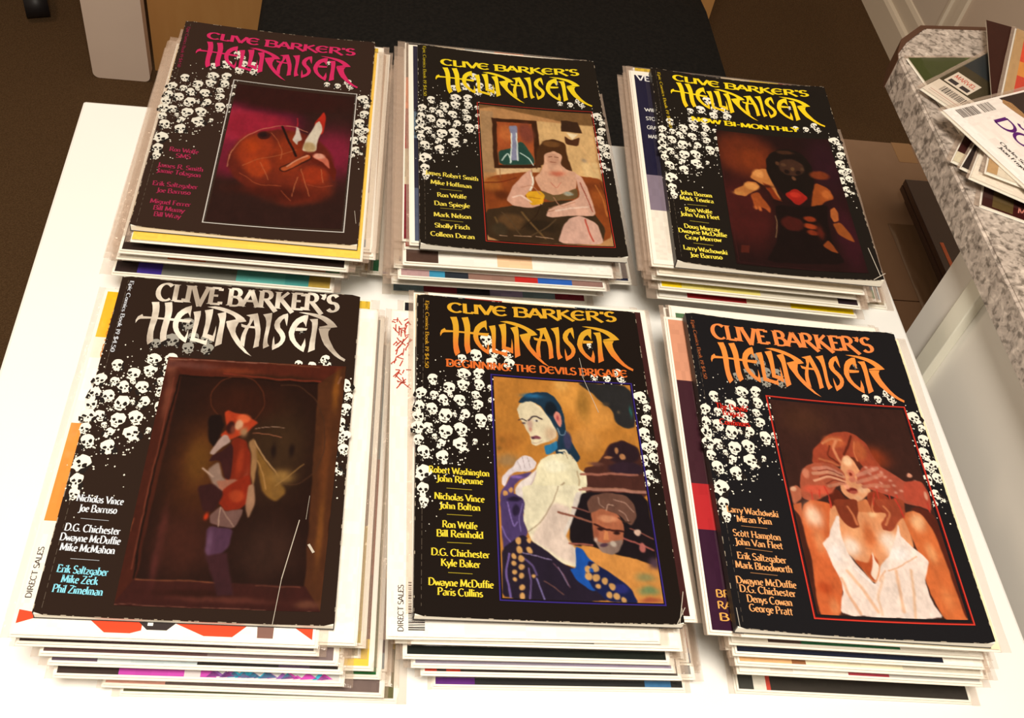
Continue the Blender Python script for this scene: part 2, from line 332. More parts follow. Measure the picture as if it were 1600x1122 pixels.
# a broad-nib pen alphabet (cap height 1, x height .62)
def arc(cx, cy, rx, ry, a0, a1, n=10):
    return [(cx + rx * math.cos(math.radians(a0 + (a1 - a0) * k / n)), cy + ry * math.sin(math.radians(a0 + (a1 - a0) * k / n))) for k in range(n + 1)]
x = .62
G = {
'A': (.76, [[(0, 0), (.37, 1)], [(.37, 1), (.74, 0)], [(.14, .34), (.60, .34)]]),
'B': (.70, [[(.12, 0), (.12, 1)], [(.12, 1)] + arc(.34, .76, .22, .24, 90, -90, 8) + [(.12, .52)], [(.12, .52)] + arc(.36, .26, .27, .26, 90, -90, 8) + [(.12, 0)]]),
'C': (.76, [arc(.42, .5, .36, .5, 48, 312, 16)]),
'D': (.80, [[(.12, 0), (.12, 1)], [(.12, 1)] + arc(.32, .5, .40, .5, 90, -90, 12) + [(.12, 0)]]),
'E': (.62, [[(.12, 0), (.12, 1)], [(.12, .97), (.54, .97)], [(.12, .52), (.44, .52)], [(.12, .03), (.57, .03)], [(.54, .97), (.54, .83)], [(.57, .03), (.57, .18)]]),
'F': (.58, [[(.12, 0), (.12, 1)], [(.12, .97), (.54, .97)], [(.12, .52), (.44, .52)]]),
'G': (.80, [arc(.42, .5, .36, .5, 48, 330, 16) + [(.70, .42)], [(.50, .42), (.74, .42)]]),
'H': (.80, [[(.12, 0), (.12, 1)], [(.66, 0), (.66, 1)], [(.12, .5), (.66, .5)]]),
'I': (.30, [[(.14, 0), (.14, 1)]]),
'J': (.46, [[(.34, 1), (.34, .05)] + arc(.16, .02, .18, .22, 0, -120, 6)]),
'K': (.76, [[(.12, 0), (.12, 1)], [(.60, 1), (.14, .48)], [(.26, .56), (.72, -.02)]]),
'L': (.58, [[(.12, 0), (.12, 1)], [(.12, .03), (.54, .03)], [(.54, .03), (.55, .20)]]),
'M': (.94, [[(.10, 0), (.14, 1)], [(.14, 1), (.45, .1)], [(.45, .1), (.76, 1)], [(.76, 1), (.82, 0)]]),
'N': (.82, [[(.12, 0), (.12, 1)], [(.12, 1), (.68, 0)], [(.68, 0), (.68, 1)]]),
'O': (.82, [arc(.41, .5, .35, .5, 0, 360, 20)]),
'P': (.66, [[(.12, 0), (.12, 1)], [(.12, 1)] + arc(.34, .74, .24, .26, 90, -90, 8) + [(.12, .48)]]),
'R': (.74, [[(.12, 0), (.12, 1)], [(.12, 1)] + arc(.34, .75, .23, .25, 90, -90, 8) + [(.12, .50)], [(.34, .50), (.70, -.03)]]),
'S': (.60, [arc(.30, .75, .22, .25, 30, 250, 9) + arc(.29, .26, .24, .26, 70, -150, 9)]),
'T': (.68, [[(.34, 0), (.34, 1)], [(.02, .97), (.66, .97)]]),
'U': (.80, [[(.12, 1), (.12, .3)] + arc(.39, .3, .27, .3, 180, 360, 8) + [(.66, 1)]]),
'V': (.74, [[(.0, 1), (.38, 0)], [(.38, 0), (.72, 1)]]),
'W': (1.06, [[(0, 1), (.28, 0)], [(.28, 0), (.52, .9)], [(.52, .9), (.78, 0)], [(.78, 0), (1.02, 1)]]),
'X': (.7, [[(0, 1), (.66, 0)], [(.64, 1), (.02, 0)]]),
'Y': (.70, [[(0, 1), (.34, .48)], [(.68, 1), (.34, .48)], [(.34, .48), (.34, 0)]]),
'Z': (.66, [[(.06, .97), (.60, .97)], [(.60, .97), (.04, .03)], [(.04, .03), (.62, .03)]]),
'a': (.52, [arc(.22, .16, .17, .17, 80, 400, 10), [(.12, .56)] + arc(.26, .44, .14, .18, 110, 0, 6) + [(.40, 0)]]),
'b': (.56, [[(.10, 0), (.10, 1)], arc(.28, x / 2, .20, x / 2, 140, -140, 12)]),
'c': (.46, [arc(.28, x / 2, .20, x / 2, 55, 305, 12)]),
'd': (.58, [[(.46, 0), (.46, 1)], arc(.27, x / 2, .20, x / 2, 40, 320, 12)]),
'e': (.48, [[(.10, .36), (.44, .36)] + arc(.27, x / 2, .19, x / 2, 10, 310, 13)]),
'f': (.34, [[(.15, 0), (.15, .8)] + arc(.27, .82, .12, .18, 180, 60, 5), [(.02, x), (.32, x)]]),
'g': (.54, [arc(.26, .36, .18, .25, 0, 360, 12), [(.44, x), (.44, -.1)] + arc(.27, -.12, .17, .18, 0, -150, 7)]),
'h': (.58, [[(.10, 0), (.10, 1)], [(.10, .42)] + arc(.27, .42, .17, .20, 150, 0, 6) + [(.44, 0)]]),
'i': (.24, [[(.10, 0), (.10, x)], [(.10, .82), (.10, .92)]]),
'j': (.24, [[(.12, x), (.12, -.2)], [(.12, .82), (.12, .92)]]),
'k': (.54, [[(.10, 0), (.10, 1)], [(.42, x), (.12, .28)], [(.20, .36), (.50, 0)]]),
'l': (.24, [[(.10, 0), (.10, 1)]]),
'm': (.86, [[(.10, 0), (.10, x)], [(.10, .42)] + arc(.25, .42, .15, .20, 150, 0, 6) + [(.40, 0)], [(.40, .42)] + arc(.56, .42, .16, .20, 150, 0, 6) + [(.72, 0)]]),
'n': (.58, [[(.10, 0), (.10, x)], [(.10, .42)] + arc(.27, .42, .17, .20, 150, 0, 6) + [(.44, 0)]]),
'o': (.54, [arc(.27, x / 2, .20, x / 2, 0, 360, 14)]),
'p': (.56, [[(.10, -.32), (.10, x)], arc(.28, x / 2, .20, x / 2, 140, -140, 12)]),
'r': (.40, [[(.10, 0), (.10, x)], [(.10, .40)] + arc(.25, .42, .14, .18, 150, 50, 5)]),
's': (.42, [arc(.21, .46, .13, .16, 40, 250, 7) + arc(.20, .16, .15, .16, 70, -150, 7)]),
't': (.36, [[(.14, .86), (.14, .08), (.28, 0)], [(.02, x), (.32, x)]]),
'u': (.58, [[(.10, x), (.10, .2)] + arc(.26, .2, .16, .2, 180, 330, 6), [(.44, 0), (.44, x)]]),
'v': (.50, [[(0, x), (.25, 0)], [(.25, 0), (.48, x)]]),
'w': (.74, [[(0, x), (.19, 0)], [(.19, 0), (.36, .55)], [(.36, .55), (.54, 0)], [(.54, 0), (.72, x)]]),
'x': (.5, [[(0, x), (.46, 0)], [(.44, x), (.02, 0)]]),
'y': (.52, [[(0, x), (.26, 0)], [(.50, x), (.26, 0), (.12, -.3)]]),
'z': (.46, [[(.04, .59), (.42, .59)], [(.42, .59), (.02, .03)], [(.02, .03), (.44, .03)]]),
'.': (.22, [[(.09, 0), (.09, .10)]]), ':': (.26, [[(.09, 0), (.09, .12)], [(.09, .44), (.09, .56)]]), "'": (.24, [[(.10, 1), (.08, .74)]]), '-': (.40, [[(.05, .45), (.33, .45)]]),
' ': (.30, []), '$': (.6, [arc(.30, .75, .22, .25, 30, 250, 9) + arc(.29, .26, .24, .26, 70, -150, 9), [(.3, -.1), (.3, 1.1)]]),
'1': (.34, [[(.16, 0), (.16, 1)]]), '9': (.56, [arc(.27, .7, .2, .28, 0, 360, 12), [(.47, .7), (.3, 0)]]), '4': (.6, [[(.4, 0), (.4, 1)], [(.4, 1), (.04, .3)], [(.04, .3), (.55, .3)]]),
'5': (.56, [[(.48, .97), (.14, .97)], [(.14, .97), (.12, .55)], arc(.26, .3, .24, .3, 110, -140, 9)]), '0': (.6, [arc(.3, .5, .22, .5, 0, 360, 14)]),
}
del x
GU = dict(G)                                     # rounder uncial capitals
GU['E'] = (.80, [arc(.42, .5, .36, .48, 42, 318, 16), [(.08, .5), (.66, .56)]])
GU['C'] = (.78, [arc(.42, .5, .36, .48, 42, 318, 16)])
GU['R'] = (.80, [[(.12, 0), (.12, 1)], [(.0, .96), (.12, .96)] + arc(.36, .74, .26, .24, 90, -90, 8) + [(.16, .48)], [(.34, .50), (.86, -.14)]])
GU['K'] = (.80, [[(.12, 0), (.12, 1)], [(.66, 1), (.14, .50)], [(.26, .56), (.88, -.14)]])
GU['B'] = (.82, [[(.14, 0), (.14, 1)], [(-.04, .94), (.14, .98)] + arc(.44, .74, .26, .24, 90, -110, 8) + [(.30, .5)], [(.30, .52)] + arc(.46, .27, .28, .27, 80, -90, 8) + [(.0, .02)]])
GU['N'] = (.86, [[(.12, 0), (.12, 1)], [(.12, 1), (.70, 0)], [(.70, 0), (.70, 1)]])
GS = dict(G)
GS['R'] = (.80, [[(.14, 0), (.14, 1)], [(.14, 1)] + arc(.36, .75, .23, .25, 90, -90, 8) + [(.14, .50)], [(.36, .50), (.88, -.20)]])
GS['K'] = (.80, [[(.14, 0), (.14, 1)], [(.62, 1), (.16, .48)], [(.28, .56), (.88, -.20)]])
GS['V'] = (.80, [[(.02, 1), (.42, -.18)], [(.42, -.18), (.74, 1)]])
GS["'"] = (.30, [[(.10, 1), (.16, .86), (.08, .70)]])
STY = {'s': (GS, .235, .34, 18, .19), 'u': (GU, .22, .55, 10, .0), 'c': (G, .19, .36, 12, .16), 'm': (G, .15, .8, 0, .0)}
def text(pr, s, a, b, cap, style, col, off=.30):
    T, wt, thin, phi, serif = STY[style]; a = np.array(a, float); b = np.array(b, float); d = b - a; L = np.hypot(*d); ex = d / L; ey = np.array([ex[1], -ex[0]])
    adv = sum(T.get(c, T[' '])[0] for c in s); sx = L / adv; px = 0
    def P_(x_, y_): q = a + ex * (x_ * sx) + ey * (y_ * cap); return (q[0], q[1])
    for c in s:
        w, strokes = T.get(c, T[' '])
        for st in strokes:
            pts = [(px + p[0], p[1]) for p in st]
            ang = []
            for (x0, y0), (x1, y1) in zip(pts[:-1], pts[1:]):
                dx, dy = (x1 - x0), (y1 - y0); l = math.hypot(dx, dy) or 1e-6; th = math.atan2(dy, dx)
                ww = wt * (thin + (1 - thin) * abs(math.sin(th - math.radians(phi)))) / 2
                ang.append((-dy / l * ww, dx / l * ww))
            nrm = []
            for k in range(len(pts)):
                q = [ang[j] for j in (k - 1, k) if 0 <= j < len(ang)]
                if len(q) == 2 and (q[0][0] * q[1][0] + q[0][1] * q[1][1]) < 0: q = [q[0]]
                nrm.append((sum(t[0] for t in q) / len(q), sum(t[1] for t in q) / len(q)))
            for k in range(len(pts) - 1):
                (x0, y0), (x1, y1) = pts[k], pts[k + 1]; n0, n1 = nrm[k], nrm[k + 1]
                pr.poly([P_(x0 + n0[0], y0 + n0[1]), P_(x1 + n1[0], y1 + n1[1]), P_(x1 - n1[0], y1 - n1[1]), P_(x0 - n0[0], y0 - n0[1])], col, off)
            if serif:
                for (x0, y0), (x1, y1) in ((pts[0], pts[1]), (pts[-1], pts[-2])):
                    if abs(x1 - x0) < .55 * abs(y1 - y0) and (abs(y0) < .03 or abs(y0 - 1) < .03 or abs(y0 - .62) < .02):
                        t = .045 if y0 < .5 else -.045
                        pr.poly([P_(x0 - serif, y0), P_(x0 + serif, y0), P_(x0 + serif * .7, y0 + t), P_(x0 - serif * .7, y0 + t)], col, off)
        px += w

def barcode(pr, u0, v0, u1, v1, horiz, seed, col=(.03, .02, .02, 1)):
    r = random.Random(seed); t = 0; L = (v1 - v0) if horiz else (u1 - u0)
    while t < L:
        w = r.choice((.5, .5, .9, 1.3))
        if horiz: pr.poly([(u0, v0 + t), (u1, v0 + t), (u1, v0 + min(L, t + w)), (u0, v0 + min(L, t + w))], col, .15)
        else: pr.poly([(u0 + t, v0), (u0 + min(L, t + w), v0), (u0 + min(L, t + w), v1), (u0 + t, v1)], col, .15)
        t += w + r.choice((.5, .6, 1.0))

# ------------------------------------------------------------------ painted panels (colours rasterised on a fine mesh)
def chaikin(pts, closed, it=2):
    for _ in range(it):
        q = []; n = len(pts)
        if not closed: q.append(pts[0])
        for i in range(n if closed else n - 1):
            a, b = pts[i], pts[(i + 1) % n]; q += [(a[0] * .86 + b[0] * .14, a[1] * .86 + b[1] * .14), (a[0] * .14 + b[0] * .86, a[1] * .14 + b[1] * .86)]
        if not closed: q.append(pts[-1])
        pts = q
    return pts
def dseg(X, Y, pts, closed):
    d2 = np.full(X.shape, 1e9, np.float32); n = len(pts)
    for i in range(n if closed else n - 1):
        ax, ay = pts[i]; bx, by = pts[(i + 1) % n]; dx, dy = bx - ax, by - ay; q = dx * dx + dy * dy + 1e-9
        t = np.clip(((X - ax) * dx + (Y - ay) * dy) / q, 0, 1); d2 = np.minimum(d2, (X - ax - t * dx) ** 2 + (Y - ay - t * dy) ** 2)
    return np.sqrt(d2)
def inside(X, Y, pts):
    r = np.zeros(X.shape, bool); n = len(pts)
    for i in range(n):
        ax, ay = pts[i]; bx, by = pts[(i + 1) % n]
        if ay == by: continue
        c = ((ay > Y) != (by > Y)) & (X < (bx - ax) * (Y - ay) / (by - ay) + ax); r ^= c
    return r
def paint(X, Y, fill, ops, seed, gain):
    img = np.empty(X.shape + (3,), np.float32); img[:] = [int(fill[i:i+2], 16) for i in (1, 3, 5)]
    rng = np.random.default_rng(seed)
    def field(k):
        g = rng.random((k, k)); a = np.linspace(0, k - 1.001, X.shape[0]); b = np.linspace(0, k - 1.001, X.shape[1]); i = a.astype(int); j = b.astype(int)
        fa = (a - i)[:, None]; fb = (b - j)[None]; fa = fa * fa * (3 - 2 * fa); fb = fb * fb * (3 - 2 * fb)
        return (g[np.ix_(i, j)] * (1 - fa) * (1 - fb) + g[np.ix_(i + 1, j)] * fa * (1 - fb) + g[np.ix_(i, j + 1)] * (1 - fa) * fb + g[np.ix_(i + 1, j + 1)] * fa * fb) - .5
    wx = field(14) * 1.6 + field(40) * .8; wy = field(14) * 1.6 + field(40) * .8
    for kind, col, bl, pts in ops:
        c = np.array([int(col[i:i+2], 16) for i in (1, 3, 5)], np.float32)
        if kind == 'E':
            cx, cy, rx, ry = pts; m = max(bl, .3); R = np.sqrt(((X - cx + wx) / rx) ** 2 + ((Y - cy + wy) / ry) ** 2); sd = (R - 1) * min(rx, ry)
            a = np.clip(.5 - sd / (2 * m), 0, 1) if m < .45 * min(rx, ry) else np.exp(-(R ** 2) * .9)
        else:
            if len(pts) > 4 or kind == 'L': pts = chaikin(pts, kind == 'P')
            xs = [p[0] for p in pts]; ys = [p[1] for p in pts]; w = bl[0] if kind == 'L' else 0; b_ = bl[1] if kind == 'L' else bl * 1.15; m = w + b_ + 3
            rows = (Y.max(1) > min(ys) - m) & (Y.min(1) < max(ys) + m); a = np.zeros(X.shape, np.float32)
            if not rows.any(): continue
            x_, y_ = (X + wx * .6)[rows], (Y + wy * .6)[rows]; b_ = max(b_, .3)
            if kind == 'L': a[rows] = np.clip(.5 - (dseg(x_, y_, pts, False) - w / 2) / b_, 0, 1)
            else:
                d = dseg(x_, y_, pts, True); sd = np.where(inside(x_, y_, pts), -d, d); a[rows] = np.clip(.5 - sd / b_, 0, 1)
        a = a * a * (3 - 2 * a); img = img * (1 - a[..., None]) + c * a[..., None]
    for _ in range(1):
        pd = np.pad(img, ((1, 1), (1, 1), (0, 0)), 'edge'); img = (pd[:-2, 1:-1] + pd[2:, 1:-1] + pd[1:-1, :-2] + pd[1:-1, 2:] + 2 * img) / 6
    n = field(18) * 16 + field(60) * 12 + field(160) * 5
    img = img * (1 + n[..., None] / 140); img = np.clip(img, 4, 255) / 255
    mean = img.mean(-1, keepdims=True); img = np.clip(mean + (img - mean) * 1.10, 0, 1)
    lin = np.where(img <= .04045, img / 12.92, ((img + .055) / 1.055) ** 2.4)
    return np.clip(lin * np.array(gain) * ARTG[seed], 0, .95)
def art_panel(quad, fill, ops, parent, sag, seed, gain, z, step=.5):
    q = np.array(quad); nu = int(max(abs(q[1] - q[0])) / step); nv = int(max(abs(q[3] - q[0])) / step)
    s, t = np.meshgrid(np.linspace(0, 1, nu + 1), np.linspace(0, 1, nv + 1))
    X = (q[0][0] * (1 - s) + q[1][0] * s) * (1 - t) + (q[3][0] * (1 - s) + q[2][0] * s) * t
    Y = (q[0][1] * (1 - s) + q[1][1] * s) * (1 - t) + (q[3][1] * (1 - s) + q[2][1] * s) * t
    lin = paint(X.astype(np.float32), Y.astype(np.float32), fill, ops, seed, gain)
    Zs = z + .00018 - sag * (1 - (2 * X / W - 1) ** 2)
    co = np.stack([(X - W / 2) / 1000, (H / 2 - Y) / 1000, Zs], -1).reshape(-1, 3).astype(np.float32)
    i = (np.arange(nv)[:, None] * (nu + 1) + np.arange(nu)[None]).ravel()
    f = np.stack([i, i + nu + 1, i + nu + 2, i + 1], -1).astype(np.int32)
    me = bpy.data.meshes.new('painted_picture'); me.vertices.add(len(co)); me.vertices.foreach_set('co', co.ravel())
    me.loops.add(f.size); me.loops.foreach_set('vertex_index', f.ravel()); me.polygons.add(len(f)); me.polygons.foreach_set('loop_start', np.arange(0, f.size, 4, dtype=np.int32))
    me.polygons.foreach_set('loop_total', np.full(len(f), 4, np.int32)); me.update(calc_edges=True)
    a = me.color_attributes.new('Col', 'FLOAT_COLOR', 'POINT'); a.data.foreach_set('color', np.concatenate([lin.reshape(-1, 3), np.ones((len(co), 1))], 1).astype(np.float32).ravel())
    return link('painted_picture', me, M_print, parent)

# ------------------------------------------------------------------ the six top comics
SKULLS = [[2.9,93.2],[2,105],[1.6,113.8],[1.7,122.5],[11.6,80.2],[22.7,86.3],[34,72.9],[44.8,71.3],[33.4,82.7],[44.3,81.5],[19.2,97.6],[30.6,96.8],[10.9,106.1],[12.8,93.8,0.7],[43,99.1,0.9],[33.3,108.7],[20.3,110.9,1.25],[44.9,112.5,1.2],[9.1,122.1,0.9],[20.3,124.4,1.15],[30.9,121.6,1.15],[5.4,142.5,1.1],[16.8,134.6,0.8],[31,133.6,1.1],[40.3,130.7,0.5],[18.6,145.3,1.1],[5.5,158.9,1.2],[5.3,171.7,1.1],[5.6,181.1,0.9],[1.8,132.8,0.9],[52.7,83.1,0.5],[52.8,94.1,0.5],[52.2,109.5,0.6],[26.8,109.4,0.45],[13.1,129,0.5],[24.1,92.6,0.5],[41.8,90.7,0.7],[32.7,58.7,0.8],[42.7,54.7,1.1],[50.8,38.9,1.1],[55.4,42.4,0.5],[56.6,51.1,0.9],[65.8,51.1,0.9],[67,59.8,1],[54.7,60.5,1],[162.5,84.1,1.2],[165.5,93.4,0.7],[164.1,104.1,1],[161.5,116.3,1.2],[165.4,125.9,1],[161,127.9,0.9],[157.9,138.4,0.9],[165.5,136.4,0.9],[160,150.2,0.8],[164,153.5,0.6],[157.6,157.9,0.5],[147.3,62,0.8],[138.9,68.4,0.7],[149.8,67.7,0.8],[129.6,67.4,0.6],[129.1,37,0.5]]
LOGO = [[[21.8,27.4],[26.7,26.6],[27.7,30.8],[28.2,35.5],[28.3,39.5],[28.2,44.2],[27.7,49.5],[27.6,54.8],[28.1,58.6],[28.9,62.6],[25.7,66.3],[24.6,63],[24,58.6],[23.8,52.1],[23.9,45.5],[24,40.2],[23.8,35.5],[23,31]],[[30.5,27],[35.3,25.7],[36.2,29.8],[36.8,33.8],[36.9,38.1],[36.7,42.8],[36.4,48.2],[36.3,53.4],[36.6,57.3],[37.2,60.5],[33.8,63.5],[32.8,59.8],[32.2,55.4],[32.2,49.5],[32.4,44.2],[32.6,38.8],[32.2,34.8],[31.5,30.6]],[[17.6,39.3],[18.5,41.2],[23.8,41],[31.2,41],[39.8,40.9],[45.7,40.9],[51.1,40.7],[49.8,43.9],[44.8,43.5],[39.5,43.1],[31,42.7],[23.5,42.8],[17,43.7],[15.7,44.9],[14.5,47.9],[14.2,45.1],[15.1,41.7]],[[49.1,27.5],[49.5,29.8],[49.4,34.2],[49.7,38.9],[48.9,36.7],[47.6,34.5],[45.8,35.8],[44.1,38.4],[43,41.9],[42.7,45.2],[43.1,48.5],[44.2,51.6],[46.1,54.6],[48.8,57.5],[49.6,54.1],[50,49.4],[50.5,53.3],[50.7,57.2],[50.1,62.1],[47.7,60.5],[45.4,58.6],[43,55.7],[40.9,52.4],[39.6,49],[39,45.1],[39.3,40.4],[40.7,35.5],[42.9,32.2],[45.4,29.7]],[[51.1,33.3],[55.9,31.8],[56.3,35.3],[56.2,40],[56.1,44.6],[55.7,50.6],[55.5,56.9],[60,58.2],[62.8,58.8],[63.9,57.4],[64.3,56.3],[64,62.9],[61.2,61.9],[58.7,61],[55.7,60.3],[52.8,59.8],[52.8,55.6],[52.8,51],[53,45.7],[52.9,41.1],[52.3,37.2]],[[58.5,31],[64,29.1],[64.3,32.8],[64.2,38.2],[64,42.9],[63.8,47.6],[63.3,52.9],[65.4,53.3],[67.2,54],[67.8,49],[68.1,44.4],[68.6,48.9],[68.8,53.5],[68.6,59.3],[66.3,58.4],[64.3,56.7],[62.2,56.2],[60.2,55.6],[60.4,52],[60.4,48],[60.6,43.4],[60.3,38.7],[59.7,34.8]],[[67.6,33.2],[73.1,30.9],[73.7,35.6],[73.7,41],[73.7,45.6],[73.7,50.2],[73.8,55.5],[74,60.7],[69.8,63.7],[69.8,58.6],[69.8,54],[70,48.7],[70.1,44.1],[70,40.4],[69.3,37.5]],[[59.7,27.5],[65,26.4],[68.2,26.7],[71.3,27.3],[74.7,28.4],[77.9,29.9],[80.6,31.4],[83.2,33.1],[86,35.4],[88.1,38.6],[84.1,39.8],[80.8,40.2],[74.6,41.4],[74.4,39.7],[77.9,38.4],[80.8,37.3],[79.8,35.5],[78.2,34],[75.8,32.6],[73.5,31.6],[70.7,30.6],[68.2,29.7],[63,28.2]],[[74.7,41],[83,40],[81.7,45.2],[81.8,48.7],[82.7,51.3],[84.6,54.6],[86.7,58.1],[88.7,62],[91.9,66.4],[95.3,70.1],[90.6,67.4],[86,62.6],[83.8,59.8],[81.7,56.6],[79.6,53.1],[78,49.5],[75.6,44.6]],[[87.3,32.7],[94.9,30.1],[96,33.7],[97,37.8],[97.8,41.3],[98.6,45],[98.9,48.8],[99.1,53],[98.9,56.8],[99.1,60.7],[95.5,62.6],[95.7,59.5],[95.7,56.1],[95.8,52.6],[95.6,49.2],[95.2,46.5],[94.6,44.1],[93.5,39.6],[92.8,36.3],[90.4,34.3]],[[90.2,33.6],[93,35.4],[91.3,41.3],[89.9,47],[89.3,51.3],[89.3,56.1],[89.4,62.2],[87.9,60.4],[86.4,57.8],[86.2,53.7],[86.7,49.5],[88,44.5],[90.1,39.3]],[[84.8,41],[86.9,41.8],[90.1,42.5],[94.9,42.6],[95.5,44.5],[91.4,44.4],[87.5,44.5],[85.4,43.7]],[[98.8,30.9],[104.9,28.8],[105.1,33.4],[105,38.7],[104.8,44],[104.4,49.7],[104.3,53.8],[104.7,57.2],[106.1,59.8],[102.3,62.6],[101.8,58.9],[101.7,54.8],[101.8,49.9],[102,45.7],[102.1,41.5],[101.7,37.3],[100.7,33.9]],[[115.8,28.4],[116.3,30.8],[116.4,34],[116.3,40.4],[115.4,38],[114.6,35.3],[113.9,33.1],[112.6,34.8],[111.2,38.5],[111.9,42.3],[113.7,44.6],[115.3,47.2],[116.4,50.6],[116.2,54],[114.8,57.6],[112.7,60.2],[108.6,63.3],[108.1,60.6],[108,57.6],[108,54.1],[108.4,50.6],[109,54],[109.8,58.4],[112.1,56.5],[113.2,54],[113.2,51.6],[111.9,48.6],[110,46],[108.3,43.3],[107.5,40.2],[107.9,36.3],[109.8,32.6],[112.7,29.8]],[[130.3,28.8],[130.3,31.7],[129.9,35.3],[129.6,40.3],[128.7,37.9],[127.1,35.2],[125.2,36.8],[123.7,39.4],[122.3,43.7],[122,47.3],[122.7,50.7],[124.1,54],[125.8,56.3],[127.8,58.7],[128.9,55.3],[129.9,50.8],[130.5,54.2],[130.8,57.6],[130,63.5],[128,62.3],[125.9,60.7],[123.6,58.5],[121.5,55.6],[119.7,52.7],[118.6,49],[118.1,45.9],[118.8,41.6],[120.2,36.9],[122.3,33.1],[125,30.7],[127.6,29.1]],[[123.1,41.2],[127.1,41.4],[130.7,41.5],[130.2,43.4],[126.4,44.1],[122.5,44.4]],[[131.6,32.6],[137.2,31.8],[137.6,36.1],[137.6,40.3],[137.3,46],[137.2,50.9],[137.2,56.4],[137.5,60.8],[133,63.6],[133.3,58.8],[133.4,53.9],[133.8,49.1],[134,44.1],[133.9,39.9],[133.5,35.7]],[[123.3,26.7],[127.1,26.4],[131.1,26.6],[134.7,27],[138.2,27.8],[140.8,28.7],[143.4,29.9],[145.8,31.6],[148.1,33.8],[150,36.2],[151.5,38.7],[146.6,39.8],[143.2,40],[139.1,40.3],[138.8,39.3],[141.9,38.4],[144.7,37.3],[143.2,35.3],[141.3,33.6],[139.2,32],[136.9,30.8],[133.8,29.6],[130.6,28.4],[126.8,27.5]],[[138.5,40.8],[143.1,40.2],[147,40.3],[145.6,43.2],[145.7,46.7],[146.6,50.2],[147.9,53.2],[150.3,58.5],[153.1,62.8],[155.7,65.7],[159.2,68.2],[158.6,70.2],[155,68.1],[151.4,65.3],[147.5,60.8],[143.7,55.9],[141.6,51.2],[139.8,45.8]]]
CREASE = {4:[([141.9,190.5],[135.1,231],0.5),([135.1,231],[132.8,260.9],0.35),([148.9,207.2],[152.4,212.8],1.6),([146.6,172.7],[145.8,189.9],0.2)],5:[([120.2,65],[129.7,99.2],0.35),([120.1,50],[121.9,67.9],0.3),([170.4,237.6],[165.1,259.1],0.5),([170,248.6],[163.3,260],0.5)],3:[([162.8,223],[166,256],0.6),([170.5,252],[159.5,259.8],0.7)],6:[([1.6,246.6],[2,259.2],0.4)],2:[],1:[([163.6,222.7],[165.5,236.9],0.3)]}
COUNTER = {'green':[[0.7829,0.0237,0.1142],-1.4153],'maroon_corner':[[0.7742,-0.1339,0.1174],-0.5869],'gold':[[0.7837,-0.1873,0.1142],-0.4346],'corner_box':[[0.776,-0.0339,0.1206],-0.9266],'grey':[[0.7738,-0.15,0.1238],-0.6332],'cream':[[0.7745,-0.1669,0.127],-0.5542],'maroon':[[0.7977,-0.1669,0.1302],-0.316],'orange':[[0.7862,-0.166,0.1334],-0.4743],'white':[[0.7702,-0.089,0.1366],-1.1499]}
GAIN = {1:(0.78,0.84,0.95),2:(0.8,0.84,0.95),3:(0.88,0.92,1.02),4:(0.8,0.82,0.88),5:(0.75,0.78,0.84),6:(0.75,0.78,0.84)}
SKG = {1:0.8,2:0.85,3:0.95,4:1,5:1,6:1}
TOPS = {}
